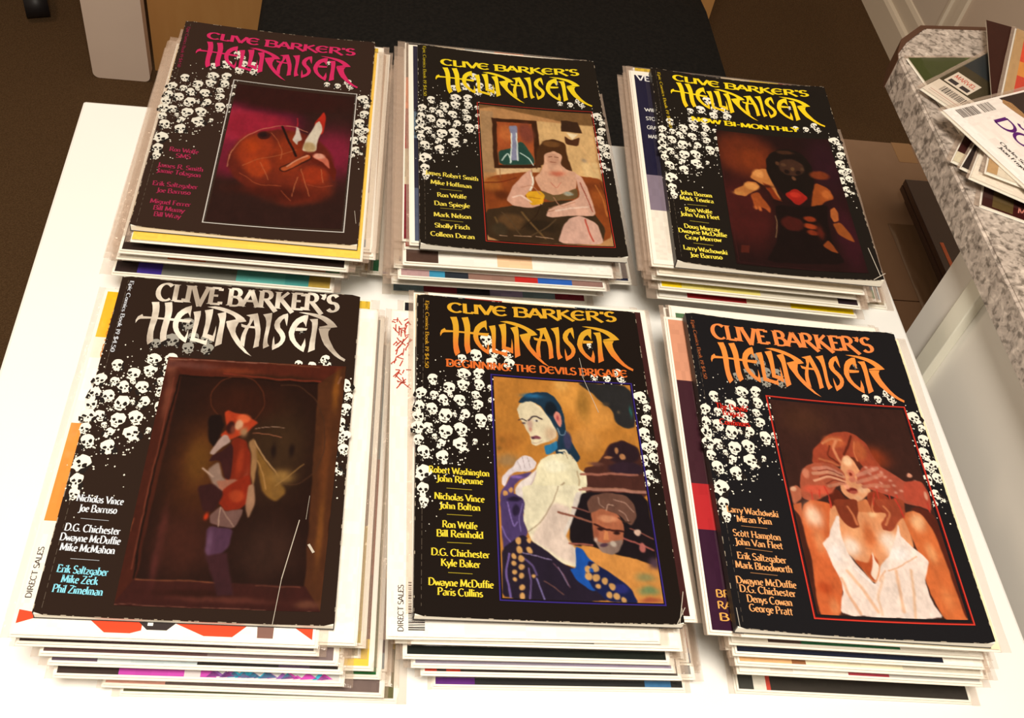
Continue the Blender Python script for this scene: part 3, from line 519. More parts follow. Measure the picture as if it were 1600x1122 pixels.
TOPS[1] = {'pose':[0.17884,-0.1198,0.08653,-0.02947,0.01657,0.00372],
 'sag':0.002,
 'quad':[[55,79.2],[154.6,81.7],[154.6,243.4],[53.1,246.5]],
 'fill':'#2c1713',
 'ops':[
  ('E','#571627',7.3,[74.4,123,40.1,24.3]),
  ('E','#6c1c2c',7,[60.2,161,25.7,33.3]),
  ('E','#96283a',7.2,[59.8,131.3,23.9,20.3]),
  ('E','#8a2030',6,[79.1,131.8,28.9,18.5]),
  ('E','#7c2034',10.9,[141.8,156.7,22.9,30.4]),
  ('E','#30120f',7.5,[98,91.6,52.8,17.7]),
  ('E','#5c2015',2.1,[101.5,172.7,41.4,39.8]),
  ('E','#6e2817',4.7,[111,196.1,33.7,25.4]),
  ('E','#8e3419',5.3,[80.2,161.4,15.3,19.5]),
  ('E','#a23c17',2.9,[77.3,156.3,5.9,9]),
  ('E','#9a3a1a',2.9,[83.7,180.6,10.4,12.2]),
  ('E','#8c3018',3.5,[128.6,185.2,10.6,10.4]),
  ('E','#7e2e16',4.7,[106.3,161.2,11.9,24.9]),
  ('E','#48180f',5.7,[100.8,209.4,34.4,10]),
  ('E','#2c1713',4.5,[76.1,221.2,29.2,9.8]),
  ('E','#2c1713',4.6,[141.6,229.9,22.8,8.2]),
  ('L','#b87858',[0.7,0.2],[[60.8,184.2],[60.8,169.9],[64.3,156.6],[71.1,144.4],[81.8,134.2],[95.6,128.2],[107.7,127.3],[119.2,133.3]]),
  ('E','#3a1512',0.6,[84.4,141.9,5,5]),
  ('E','#241010',0.6,[83.9,141.6,3.1,2.8]),
  ('L','#a8603c',[0.5,0.2],[[89.4,137.7],[96.5,147.8],[101.2,158.2],[101.2,169.1]]),
  ('L','#a8603c',[0.5,0.2],[[72.1,180.6],[82.7,171.8],[96.1,166.2],[111.8,156.7]]),
  ('L','#b06844',[0.5,0.2],[[85.4,175],[90,185],[94,194.9]]),
  ('L','#b87048',[0.5,0.2],[[118,178.5],[123,194.6],[127.3,209.6]]),
  ('L','#b87048',[0.5,0.2],[[116.6,188.4],[114.9,200.8],[113.9,211.2]]),
  ('L','#b06844',[0.5,0.2],[[133.9,177.5],[136.9,193]]),
  ('L','#a05030',[0.5,0.2],[[70.9,189.6],[86.1,201.2],[104.5,200.4]]),
  ('L','#a05030',[0.5,0.2],[[105,205.5],[113.6,216.3]]),
  ('L','#984830',[0.5,0.2],[[124.9,196.2],[135.6,198.4],[144.7,195.7]]),
  ('L','#1e0c0a',[1.9,0.5],[[97.9,128.8],[104.6,144.8],[112.5,164]]),
  ('P','#a82a1c',0.7,[[123.2,123.2],[130.6,103.7],[132.7,114.2],[131.5,133.6],[128,136]]),
  ('P','#cfc0a8',0.6,[[116,157.1],[119.7,138.9],[124.9,121.1],[127.9,117.2],[130.7,128],[128.5,141.5],[127.6,156.5]]),
  ('E','#b09468',1.7,[122.1,151.7,4.8,6.4]),
  ('P','#c4b4a4',0.5,[[108.2,144.3],[109.8,136.5],[109.6,127],[111.7,128.7],[115.9,143.2],[112.5,145.5],[112.3,150.2]]),
  ('L','#98242c',[1,0.5],[[109.6,116.4],[110.6,126.9]]),
  ('P','#5a1c10',0.7,[[124.1,160.6],[132.1,156],[139.8,162.4],[146.3,177.9],[145.6,192.1],[141.3,182],[134.6,172],[124.9,169.6]]),
  ('P','#c06850',1,[[124.8,162.4],[132.2,157.8],[138.2,164.4],[140.9,176.7],[134.3,168.5]]),
  ('E','#d89880',1.2,[130.8,161.6,4.8,3.3]),
  ('L','#3a140c',[7,0.7],[[104.7,180.8],[113.3,172.9],[121.5,164.6]]),
  ('L','#a8502c',[4.7,0.6],[[104.7,180.8],[113.3,172.9],[121.4,163.7]]),
  ('L','#cc8868',[1.6,0.6],[[106.7,177.3],[113,169.3],[121.3,162.4]])],
 'frame':([[51.2,74.2],[156.7,77.1],[157.2,247.4],[50.7,248.9]],1.3,'#c8beb0','#1a0f0c'),
 'logo':('#d0285c','#d0285c'),
 'head':[("CLIVE BARKER'S",'u','#d0285c',9.5,[21.2,21.9],[151.1,22.9])],
 'cred':[('#a02848',[([14.3,173.7],[36.6,173.6],'Ron Wolfe'),([20.3,180.6],[31.8,180.2],'SMS'),([8.1,193.4],[43.4,193.3],'James R. Smith'),([8.7,199.7],[42.5,200.2],'Jamie Tolagson'),([8.6,214.6],[42.3,213.7],'Erik Saltzgaber'),([12.5,221.8],[38,220.7],'Joe Barruso'),([10.2,234.1],[40.1,233.7],'Miguel Ferrer'),([13.6,240.9],[36.6,240.9],'Bill Mumy'),([15.2,247.7],[34.9,247.4],'Bill Wray')])],
 'spine':('#8c2440',[2.7,9.2],[3.3,67.6]),
 'la':[0.4368,0.973,0.0169,0.6657,0.0226,0.9306]}
TOPS[2] = {'pose':[0.39049,-0.11115,0.08144,0.00434,0.01369,0.00673],
 'sag':0.003,
 'quad':[[54.5,78.1],[156.9,79.8],[157.6,247.7],[54.5,248.4]],
 'fill':'#b88858',
 'ops':[
  ('P','#7a5834',1.8,[[53.2,74.5],[161.4,74.3],[156.2,100.5],[136.7,95],[106.1,87.7],[66.4,79.3],[52.8,85]]),
  ('P','#d8b078',2.3,[[105.5,94.6],[156.6,97],[154.8,171.7],[106.7,162.7]]),
  ('P','#a8845c',1.4,[[55,86.3],[67.2,86],[65.1,167.5],[54.5,169]]),
  ('P','#e0bc84',3.1,[[140.3,147.4],[155.5,146.5],[154.8,171.7],[142.6,166.1]]),
  ('P','#d8b484',1.7,[[65.4,161.3],[105.1,156.6],[101.9,169.4],[66,170.5]]),
  ('P','#3c2010',0.5,[[65.2,95.2],[106,94.5],[105.5,156.6],[64.3,162.1]]),
  ('P','#a0522c',0.7,[[69.3,100],[101.2,99.1],[100.7,152.7],[68,157.2]]),
  ('E','#b86838',2.7,[77.7,114.8,6.7,9.9]),
  ('E','#7c4030',2.7,[95.4,112.5,6.7,13.3]),
  ('P','#27483c',1.1,[[69.4,138.7],[80.9,134],[90.3,123],[100,144.5],[100,152.8],[68.4,157.2]]),
  ('P','#8c8ca0',1.1,[[80.1,104.5],[88.3,103.4],[86.3,123.5],[86.8,149.2],[78.8,150.2],[82.1,120.8]]),
  ('L','#e4ecdc',[1.1,0.4],[[82.1,114.2],[78.8,153.3]]),
  ('L','#e4ecdc',[1.1,0.4],[[86.5,113.6],[85.3,149.4]]),
  ('L','#d8e8d8',[1.1,0.4],[[71.3,151.1],[77.2,140.8],[79.8,151.6]]),
  ('L','#d8e8d8',[1.1,0.4],[[88.1,139.5],[95.2,145],[98.8,154.1]]),
  ('P','#3a2416',0.7,[[128.5,91.6],[143.7,92.4],[146.1,107.8],[127.2,106.6]]),
  ('P','#f4dcb0',0.9,[[132.1,108.2],[142,109.5],[136.7,117.8]]),
  ('P','#4c2c1a',0.7,[[129.7,112.4],[134.9,118.6],[143.8,113],[140.7,126.4],[130,124]]),
  ('P','#87441f',1.3,[[54.3,175.1],[87.5,163.5],[104.6,162.9],[153.4,165.5],[159.8,174.5],[158.4,246.2],[51.9,250.3]]),
  ('E','#a4602c',3.4,[61.2,183.2,8.5,9]),
  ('E','#5c2c14',3.8,[68.9,194.2,8.4,6]),
  ('E','#6c3418',3.4,[147.7,178.2,8.5,6.2]),
  ('E','#965024',3.4,[150.6,190.1,6.3,12.1]),
  ('P','#3a2a1a',0.8,[[53.5,213.7],[76.4,206.5],[101.7,199.5],[133.4,194.1],[146.2,211.1],[153.5,228.1],[148.3,246.6],[53.9,249.6]]),
  ('E','#5a4026',2.9,[75.2,225.4,12.3,8.5]),
  ('E','#2c2014',2.5,[99.3,228.7,14.4,7.1]),
  ('L','#6a5030',[1.7,1.2],[[84.2,212.9],[95,231.9],[102.3,242.4]]),
  ('L','#6a5030',[1.2,1],[[61.3,221.3],[66.3,240.4]]),
  ('P','#4a2c16',0.9,[[103.8,131.3],[110.1,120.8],[119.2,117.3],[129.7,122.3],[129.2,138.6],[132.5,160.6],[123.9,161.2],[118.6,149.1],[105.3,153.5],[100.5,160.2]]),
  ('E','#6e4826',1.1,[116.4,124.2,8,4]),
  ('P','#d8a888',0.6,[[98.1,169.8],[104.6,162.9],[108.2,150],[108.6,138.8],[117.8,133.1],[125.5,138.9],[122.6,151.9],[127.4,157.8],[135.7,160.4],[133.6,182.1],[114.9,191],[103.7,187.4]]),
  ('E','#cc9a7c',1.3,[116.4,144.5,5.7,7.1]),
  ('L','#8a5038',[0.7,0.4],[[113.9,148.2],[118.6,148.5]]),
  ('L','#5a3420',[0.7,0.4],[[112.7,142],[115.8,141.4]]),
  ('L','#5a3420',[0.7,0.4],[[118.3,141.8],[121.3,142.2]]),
  ('E','#c87458',1.9,[118.4,163.2,6,3.8]),
  ('P','#d6a68c',0.6,[[96.3,159.1],[90.7,164.4],[80.1,180.9],[72.7,199.6],[77.4,206.4],[92.8,207.7],[103.5,202.3],[101.9,196.6],[87.5,195],[98,178.9]]),
  ('P','#dcae94',0.6,[[134.2,160.5],[141.4,167.8],[147.4,209.6],[143.8,213.5],[127.3,213.6],[110.5,216.9],[104.4,216.2],[108.4,206.3],[126.9,196.9],[135.8,191]]),
  ('P','#6c5434',0.6,[[102.8,185.1],[114.9,191],[134.5,179],[134,192.6],[110.1,198.2],[103.2,193.5]]),
  ('E','#a8a088',1.1,[125.7,187.1,4.2,3]),
  ('L','#8a3020',[0.6,0.2],[[137.7,172.6],[140.4,187.7],[144.4,208.3]]),
  ('P','#dca42c',0.4,[[89.4,191.9],[92.2,187.4],[102.7,186.3],[105.7,190.9],[103.6,201.7],[93,204.8]]),
  ('L','#a87020',[0.8,0.4],[[91.7,194.6],[102,195.1]]),
  ('L','#f0e8d0',[1.7,0.6],[[96,163.8],[97.2,176],[93.3,186.1]]),
  ('P','#d4aa94',0.6,[[111.6,246.7],[117.9,225.8],[124.9,216.7],[133.5,213.2],[147.1,221.2],[150.3,246.5]]),
  ('L','#b04434',[1.2,0.8],[[137.2,217.4],[139.5,234.4],[141.6,242.7]]),
  ('L','#b88468',[0.8,0.6],[[86.2,183.2],[94.9,179.3],[102.4,190.6]]),
  ('L','#b88468',[0.8,0.6],[[112.6,192.6],[117.9,204.1],[131,197.2]]),
  ('L','#f0cdb4',[1.7,1],[[78.1,196.1],[85.6,192.3],[93.3,200.3]]),
  ('L','#f0cdb4',[1.7,1],[[113.3,208.8],[126.1,204.9],[140.9,202.6]]),
  ('L','#9c6c50',[0.6,0.4],[[107.7,206.4],[113.8,202.9]]),
  ('L','#9c6c50',[0.6,0.4],[[105.9,210.9],[112.3,208]]),
  ('L','#c07860',[0.6,0.4],[[112.1,174.6],[115.7,181.9],[120.6,173.8]]),
  ('L','#2c1c10',[0.8,0.6],[[101.4,202.5],[96.1,217.5],[82.8,233]]),
  ('L','#54402a',[1.2,0.8],[[112.4,219],[103.2,231.2],[90.3,240.7]]),
  ('L','#54402a',[1,0.8],[[67.7,214.8],[75.2,225.4],[82.2,241.5]]),
  ('L','#6c2c14',[1.1,0.8],[[54,181.2],[69.7,179.1],[82.8,171.4]]),
  ('L','#b87038',[1.1,0.9],[[150.2,175],[154.8,189.9],[156.2,213.6]]),
  ('L','#5c2c14',[0.9,0.6],[[154.8,171.7],[159.4,195.7],[159.7,219.2]]),
  ('L','#e0b47c',[1.1,0.9],[[143,121.3],[147.5,140.6],[151.9,159.4]]),
  ('L','#8c6440',[0.6,0.4],[[68.6,162.4],[69,173.1]]),
  ('L','#8c6440',[0.6,0.4],[[96.3,159.1],[96.7,168.4]]),
  ('E','#a89070',1.3,[143.8,144.7,3.1,2.6]),
  ('E','#3c3020',2,[64.6,235,6.1,7.3]),
  ('E','#7a3c1c',2.9,[58.3,198.5,5,8.8]),
  ('L','#8c9c94',[0.8,0.4],[[123.7,185.8],[129.8,188.4]]),
  ('L','#c8a080',[0.6,0.2],[[64.2,242],[70.2,242.2]]),
  ('L','#c8a080',[0.6,0.2],[[76.2,241.2],[90.3,241.3]]),
  ('L','#c8a080',[0.6,0.2],[[94.3,240.9],[108.4,242]])],
 'frame':([[52.8,75.7],[158.4,76.9],[159,249.5],[52.8,250.2]],0.8,'#c03020','#4c1410'),
 'logo':('#f0d420','#e8c41c'),
 'head':[("CLIVE BARKER'S",'u','#f0d420',9,[21.6,27.2],[151.7,24.3])],
 'cred':[('#e6cf4e',[([4.6,178.9],[49.9,180.3],'James Robert Smith'),([9.5,189.9],[43.9,190.2],'Mike Hoffman'),([17.2,195.1],[35.5,194.7],'_'),([14.8,204.6],[39.1,203.5],'Ron Wolfe'),([12.2,214.8],[41.4,213.9],'Dan Spiegle'),([17.1,217.7],[34.8,216.9],'_'),([11.6,227.9],[42.3,226.6],'Mark Nelson'),([16.9,231.3],[35.3,231],'_'),([12.2,240.3],[40.6,238.9],'Sholly Fisch'),([8.7,250.2],[44.2,249.1],'Colleen Doran')])],
 'spine':('#b8a020',[5.1,2.6],[4.9,76.3]),
 'la':[0.125,0.9835,0.0411,5.6396,-0.0124,0.9466]}
TOPS[3] = {'pose':[0.59725,-0.14176,0.10367,-0.06881,-0.01656,-0.02626],
 'sag':0.004,
 'quad':[[53.6,81.8],[156.9,81.4],[157.1,252.1],[49.8,253.2]],
 'fill':'#1e0c0c',
 'ops':[
  ('E','#5c2614',11.5,[76,113.4,28.1,30.7]),
  ('E','#6e2f15',7.6,[81.5,118.1,14,17.3]),
  ('E','#3c1412',9.7,[65.7,187,24.3,44.3]),
  ('E','#2a1018',9.8,[148.5,119.6,17.1,41.3]),
  ('E','#321018',8,[149.5,210.8,10.3,42.8]),
  ('P','#b0703c',1.3,[[76.7,142.9],[80.3,135],[88.4,129.7],[93.8,130.2],[95.4,147.3],[100.1,169.7],[94.4,168.8],[88.4,153.7],[83,149.1]]),
  ('E','#cc8c50',1.8,[84.8,137.1,5,5.3]),
  ('P','#702c14',1.7,[[86.7,148.6],[92.3,151.3],[99.9,171.5],[93.2,168.9]]),
  ('E','#2a0e0a',1,[81.3,153,13.7,2.2]),
  ('P','#a86a38',0.9,[[60.2,161.9],[69,155],[73.5,148.5],[80.7,148.6],[83.5,154.4],[77.7,160.7],[72.3,165.1],[69.4,169.1],[60,168.1]]),
  ('E','#c88a4c',1.5,[76.2,154.7,6.2,4.6]),
  ('E','#b07840',1.2,[63.3,165.8,4.7,2.5]),
  ('P','#8a4420',1,[[73.6,164.9],[81.3,161],[84.7,170.1],[89.4,181.6],[87.8,187.8],[84,182.4],[80.6,181.1],[75.3,185.4],[74.4,175.2]]),
  ('E','#a85c30',0.7,[79.2,183.1,1.7,3.2]),
  ('E','#a85c30',0.7,[75.2,182,1.5,2.8]),
  ('E','#9a4c28',0.7,[87.3,183.6,1.5,3.2]),
  ('P','#140c0a',1,[[94.1,118],[99.1,107.8],[109,99.8],[121.5,99.2],[130.2,106],[134.9,120.7],[133.7,139.3],[129.2,155.9],[121.5,169],[111.3,173.6],[101.9,158.9],[95.4,147.3],[93,131.2]]),
  ('E','#3a2216',1.1,[113.3,104.1,7.6,2.8]),
  ('E','#3a241a',1.2,[116,124.5,11.2,11.5]),
  ('E','#5c4028',0.6,[116.9,126.3,1.7,2.7]),
  ('E','#4c3424',0.6,[109.2,121.6,2,2.3]),
  ('E','#4c3424',0.6,[124.8,126.3,1.7,2.3]),
  ('E','#5c3c28',0.6,[116,139.3,2,2.6]),
  ('E','#1a0e0c',0.6,[111.4,130.6,2.7,2.7]),
  ('E','#1a0e0c',0.6,[120.9,131.4,2,2.7]),
  ('E','#4c3020',0.6,[104.4,120.7,1.5,2.7]),
  ('P','#8a451f',1.1,[[133.3,143],[144.9,151],[146.7,163.3],[138.3,167.5],[130.7,176.8],[123.8,179.2],[128.2,161.3]]),
  ('E','#a45a2c',1.7,[141.2,158.5,4.2,5.5]),
  ('E','#6c3018',1.7,[139.9,133.3,8.6,5.7]),
  ('P','#8a1f18',0.7,[[103.9,161.3],[115,152],[124.9,163.4],[114.6,175],[111.3,173.6]]),
  ('E','#a02c20',1,[113.4,161.1,4.9,3.3]),
  ('P','#120808',1.7,[[93.2,175.9],[113.1,176.9],[140,170.9],[135.4,195.2],[134.9,221.6],[141.8,243.4],[74,247.5],[86.6,225.2],[92.4,203.1]]),
  ('E','#7c3018',1.1,[121,191.4,5,3.1]),
  ('E','#8c3a1c',1.1,[119.5,200,5.4,3.4]),
  ('E','#6e2a16',1.1,[119.9,207.4,4.7,3.1]),
  ('E','#501c12',1.6,[126.5,206,3.5,8.5]),
  ('E','#3c1410',1.7,[104.8,198.2,9.5,8.6]),
  ('P','#9a562c',0.7,[[140.4,177.8],[144.7,174],[146.8,180.7],[145.4,191.1],[140.4,193.1],[139.4,186.4]]),
  ('P','#844620',0.9,[[138.9,194.9],[145.6,192.7],[150.8,204.1],[153.8,217.1],[147.7,214.2],[141.2,206.4]]),
  ('P','#7a3c1c',1,[[125.7,222.4],[131.5,215.4],[134.9,221.6],[137.6,231],[131.3,228.3]]),
  ('L','#8a7450',[0.5,0.4],[[91.6,189.8],[91.5,199.9],[87.6,216.9]]),
  ('L','#3c1818',[0.5,0.3],[[53.7,123.2],[52.5,197.8],[52.2,251]]),
  ('L','#2c1414',[0.5,0.2],[[52.2,251],[95.9,250.8],[159.2,254.8]]),
  ('P','#481c14',0.6,[[57,231],[64.1,230.4],[62.3,239.1],[55.5,239.2]])],
 'frame':None,
 'logo':('#f8d81c','#f8cc1c'),
 'head':[("CLIVE BARKER'S",'u','#f8d81c',9,[20.9,14.7],[150.6,17.5]),('NOW BI-MONTHLY','u','#f8d81c',6.3,[32.4,73.2],[132.4,73])],
 'cred':[('#f2dc4c',[([11.1,178.5],[39.3,176.7],'John Bozum'),([10.4,185.5],[39.6,183.8],'Mark Texeira'),([16,190.2],[33,188.8],'_'),([13.6,199.2],[36.8,197.4],'Ron Wolfe'),([8.4,205.5],[42.4,203.4],'John Van Fleet'),([16,210.3],[32.2,209.7],'_'),([10.5,219.8],[40.5,218.3],'Doug Murray'),([5.1,226.2],[46,223.9],'Dwayne McDuffie'),([10.1,233.1],[40.4,230.4],'Gray Morrow'),([16.2,236.5],[32.8,235.9],'_'),([7.2,245.6],[43.7,244.5],'Larry Wachowski'),([11.6,252.9],[38.8,250.7],'Joe Barruso')])],
 'spine':('#c8a820',[6.1,6.7],[10.2,89.8]),
 'la':[0.6971,0.9675,0.0439,-8.9707,0.0355,0.9544]}
TOPS[4] = {'pose':[0.17511,-0.42942,0.08102,-0.02756,0.01342,0.00752],
 'sag':0.0015,
 'quad':[[43,69.4],[162.5,67.3],[159.4,251.4],[42.9,252.1]],
 'fill':'#27140f',
 'ops':[
  ('P','#57261a',0.8,[[42.2,68.6],[162.9,66.7],[161.3,82.5],[52.7,84.1]]),
  ('P','#4a2117',0.8,[[42.2,68.6],[53.8,83.4],[51.8,235.1],[42.3,252.6]]),
  ('P','#54301c',0.9,[[162.9,66.7],[159.5,252],[149.1,235.1],[144.5,83.7]]),
  ('P','#3f1d19',0.7,[[42.3,252.6],[51,234.7],[149.8,235.1],[159.9,252]]),
  ('E','#8e5440',2.1,[46.8,75.9,3.7,7.7]),
  ('E','#74402f',3.2,[47.9,102.8,2.8,20.7]),
  ('E','#6e3f35',2.5,[55,75,25.2,3.3]),
  ('E','#7e3a24',2.1,[89.2,77.2,12.7,3.3]),
  ('E','#8a5424',2.6,[157.4,88.3,2.6,16.2]),
  ('E','#6a3c20',3.3,[154.1,145.8,2.9,28.9]),
  ('E','#7a4a24',2.7,[155,197.6,2.3,26.3]),
  ('E','#64302e',1.8,[61.5,211.4,2.9,25.4]),
  ('E','#5e3128',2.2,[103.6,246,29.3,2.4]),
  ('E','#6a4030',2.2,[151.6,247,7.4,2.9]),
  ('E','#3a2014',2.2,[119.7,81.2,25.8,2.7]),
  ('E','#341812',1.8,[84.9,242.7,21.8,2.4]),
  ('L','#a87460',[0.7,0.3],[[44.3,71.2],[71.1,69.5],[109.7,68.6]]),
  ('L','#8a5a40',[0.6,0.3],[[109.7,68.6],[144.6,69.2]]),
  ('L','#8a5238',[0.7,0.4],[[51.8,235.1],[83.7,234.6],[102.2,235.8]]),
  ('L','#7c4838',[0.6,0.4],[[120.7,235.8],[146.9,236]]),
  ('L','#8c5c4c',[0.4,0.2],[[43.5,251.3],[86.3,251.6],[157.6,251.7]]),
  ('L','#7c3424',[1.3,0.6],[[81.1,80.2],[102.6,81.5],[145.6,82]]),
  ('L','#1c0e0a',[1.2,0.4],[[52.8,84.6],[49.6,153],[49.5,216.4],[50.6,234.3]]),
  ('L','#1c0e0a',[1.2,0.4],[[52.8,84.6],[94.3,83.3],[144,83.7]]),
  ('L','#7c4030',[0.8,0.4],[[49.4,86.6],[48.5,157.9],[48.2,229.1]]),
  ('L','#94644a',[1.3,0.4],[[160,77.1],[158.3,82.8]]),
  ('L','#8a4a30',[0.7,0.4],[[43.4,195.1],[42.8,203.9]]),
  ('E','#532c16',15,[79.4,155.4,23.7,41.7]),
  ('E','#6a431c',7.1,[74.8,151,8.7,19.1]),
  ('E','#3e2a1a',14.3,[121.4,137.8,22.5,38.6]),
  ('E','#45231a',13,[74.4,210.6,18.6,21.3]),
  ('E','#3a241c',11.4,[125.6,212.2,19.1,21.4]),
  ('E','#3c1c12',8.3,[96.8,103.6,25,15.6]),
  ('L','#5c2e1c',[0.7,0.4],[[84.7,118],[76.8,108.8],[75.1,96.6],[80.3,85.8],[90.6,80.9],[101.9,83.9],[109.8,93.6],[111.2,106],[105.8,116.4]]),
  ('L','#4c3020',[0.7,0.4],[[119.7,86.7],[132.6,86.5],[144.5,97.6],[152,116.5],[153.2,137.6],[148.1,155.3],[138.2,165.1],[126.2,165],[114.9,154.9]]),
  ('P','#1d100e',1.6,[[75.7,115.8],[83.7,114.1],[87.7,122.6],[85.9,130.3],[83.3,140.5],[78.6,135.9]]),
  ('P','#b84426',1.2,[[85.9,112.4],[88.5,110.1],[93.7,112.3],[98,113],[108.6,118.9],[105.4,122.7],[103,127],[96.9,130.5],[89.8,135],[85.9,130.3],[89.8,126]]),
  ('E','#e06a40',1.2,[99.2,116.5,4.1,3.6]),
  ('E','#3a1814',0.8,[92,124.3,2.8,5.1]),
  ('E','#7a4030',0.8,[93.8,125.6,1.6,3.5]),
  ('E','#d8a884',0.8,[97,121.8,2.4,4.1]),
  ('E','#a8805c',1.2,[100.6,127.2,2.4,4]),
  ('P','#b89c90',0.8,[[80.4,145.7],[84.6,135.4],[87.9,130.2],[90.8,130.4],[93,134.8],[87.3,140.2],[83.7,146.4]]),
  ('P','#7e2a18',1.2,[[93.2,133.3],[97,131],[102.6,134.1],[106.8,144.7],[108,158.3],[111.7,172.3],[103.8,175.1],[93.4,171.1],[93,161.7],[93.4,147.1]]),
  ('E','#a23c22',2,[100.1,149.1,2.4,11.6]),
  ('E','#93402c',2,[105.5,164.2,1.6,9.4]),
  ('P','#3c1c1c',0.8,[[80.8,151.5],[82.2,147],[88.4,142.6],[93.1,135.8],[94.8,139.6],[96.4,163.8],[92.2,162.2],[88.2,150]]),
  ('P','#9c8070',1.6,[[80.6,157.8],[87.5,151],[90.6,161.8],[95.7,164.8],[93.8,173.4],[87.4,170.1]]),
  ('L','#c0a08c',[1.2,0.6],[[78.1,157],[85.1,162.2]]),
  ('P','#a07850',1.2,[[104,135],[107.2,131.7],[111.2,141],[111.3,155.6],[111.1,167.6],[108,158.3],[107.2,144.7]]),
  ('P','#86602f',2,[[109.3,138.6],[116.4,148],[124.6,159.6],[132.1,171.1],[125.8,178.5],[117.2,171.9],[113.2,157.9]]),
  ('L','#caa070',[0.8,0.4],[[107.9,133.7],[115,145.6],[124.3,157.2],[128,161.8]]),
  ('L','#b08450',[0.8,0.4],[[111.2,148.4],[116.6,160.1],[118.9,169.5]]),
  ('E','#9a7440',2.8,[127.7,159.4,8,5.7]),
  ('L','#a8804c',[0.6,0.4],[[124.5,166.8],[131.7,159.2],[140.9,149]]),
  ('E','#8a6434',2.4,[125.8,171.4,3.6,4.2]),
  ('E','#221410',1.6,[120.9,140.3,2,5.9]),
  ('E','#221410',1.6,[131.8,139.6,1.6,5]),
  ('P','#a8705a',1.2,[[87.2,165.4],[98.2,162.7],[103.6,164.3],[99.1,169.3],[91.7,172.6]]),
  ('P','#8c2c18',1.2,[[93.3,169.7],[107.6,158.3],[109.8,170],[109.4,179.4],[105,184.7],[96.4,187],[90.8,180.5]]),
  ('E','#aa4426',1.6,[101.8,175.2,4.7,4.6]),
  ('P','#a88064',1.2,[[107.9,166.9],[111.2,165.2],[113.7,179.1],[110.9,191.6],[108.4,184.1]]),
  ('P','#3a1c1c',1.5,[[76.9,169.9],[85,166.9],[93.8,173.4],[89.9,187.4],[82.3,187.9]]),
  ('E','#cc4020',0.8,[85.8,191.3,1.5,2.7]),
  ('P','#7c5c54',0.8,[[87.5,189.9],[92.8,183.6],[96.4,187],[106.9,184.1],[106.6,188.7],[102.9,198.4],[95,197],[89.1,195.6]]),
  ('L','#c8a890',[0.6,0.3],[[92.9,184.1],[93.9,197.1]]),
  ('L','#a88878',[0.6,0.3],[[93.7,184.5],[98.4,190.6],[102.7,197]]),
  ('P','#56384c',1.5,[[87.1,197.5],[102.9,198.4],[101.9,211.2],[96.2,218.8],[89.2,217.5]]),
  ('E','#6c4c62',1.5,[90.6,208.8,1.9,8.7]),
  ('P','#3f2226',1.9,[[89.2,217.5],[101.3,215.5],[108.6,242.5],[98.9,243.7]]),
  ('L','#d0a890',[0.4,0.2],[[106.8,124.2],[115.5,121.5],[125.9,121.8]]),
  ('L','#c07858',[0.5,0.2],[[106,127.8],[116.2,127.5],[124.7,129.5]])],
 'frame':None,
 'logo':('foil','foil'),
 'head':[("CLIVE BARKER'S",'s','foil',16,[25.7,19.9],[153.6,17.7])],
 'cred':[('#e2e8ec',[([8,185.7],[35.4,186.5],'Nicholas Vince'),([10.4,192.8],[32.9,192.8],'Joe Barruso'),([13.2,197.5],[29.4,197.9],'_'),([5.6,206.2],[37.5,206.9],'D.G. Chichester'),([4.4,212.8],[38.8,213.5],'Dwayne McDuffie'),([5.9,219.4],[37,219.9],'Mike McMahon'),([13.2,224.4],[29.4,224.6],'_')]),('#8cdcec',[([7.4,233.4],[35.9,234.2],'Erik Saltzgaber'),([11.1,239.7],[31.5,240.1],'Mike Zeck'),([7.7,246],[35.5,246.7],'Phil Zimelman')])],
 'spine':('#d8dce0',[6,4.4],[4.9,69.7]),
 'la':[1.9746,1.0026,-0.0024,-4.3291,-0.0106,0.9856]}
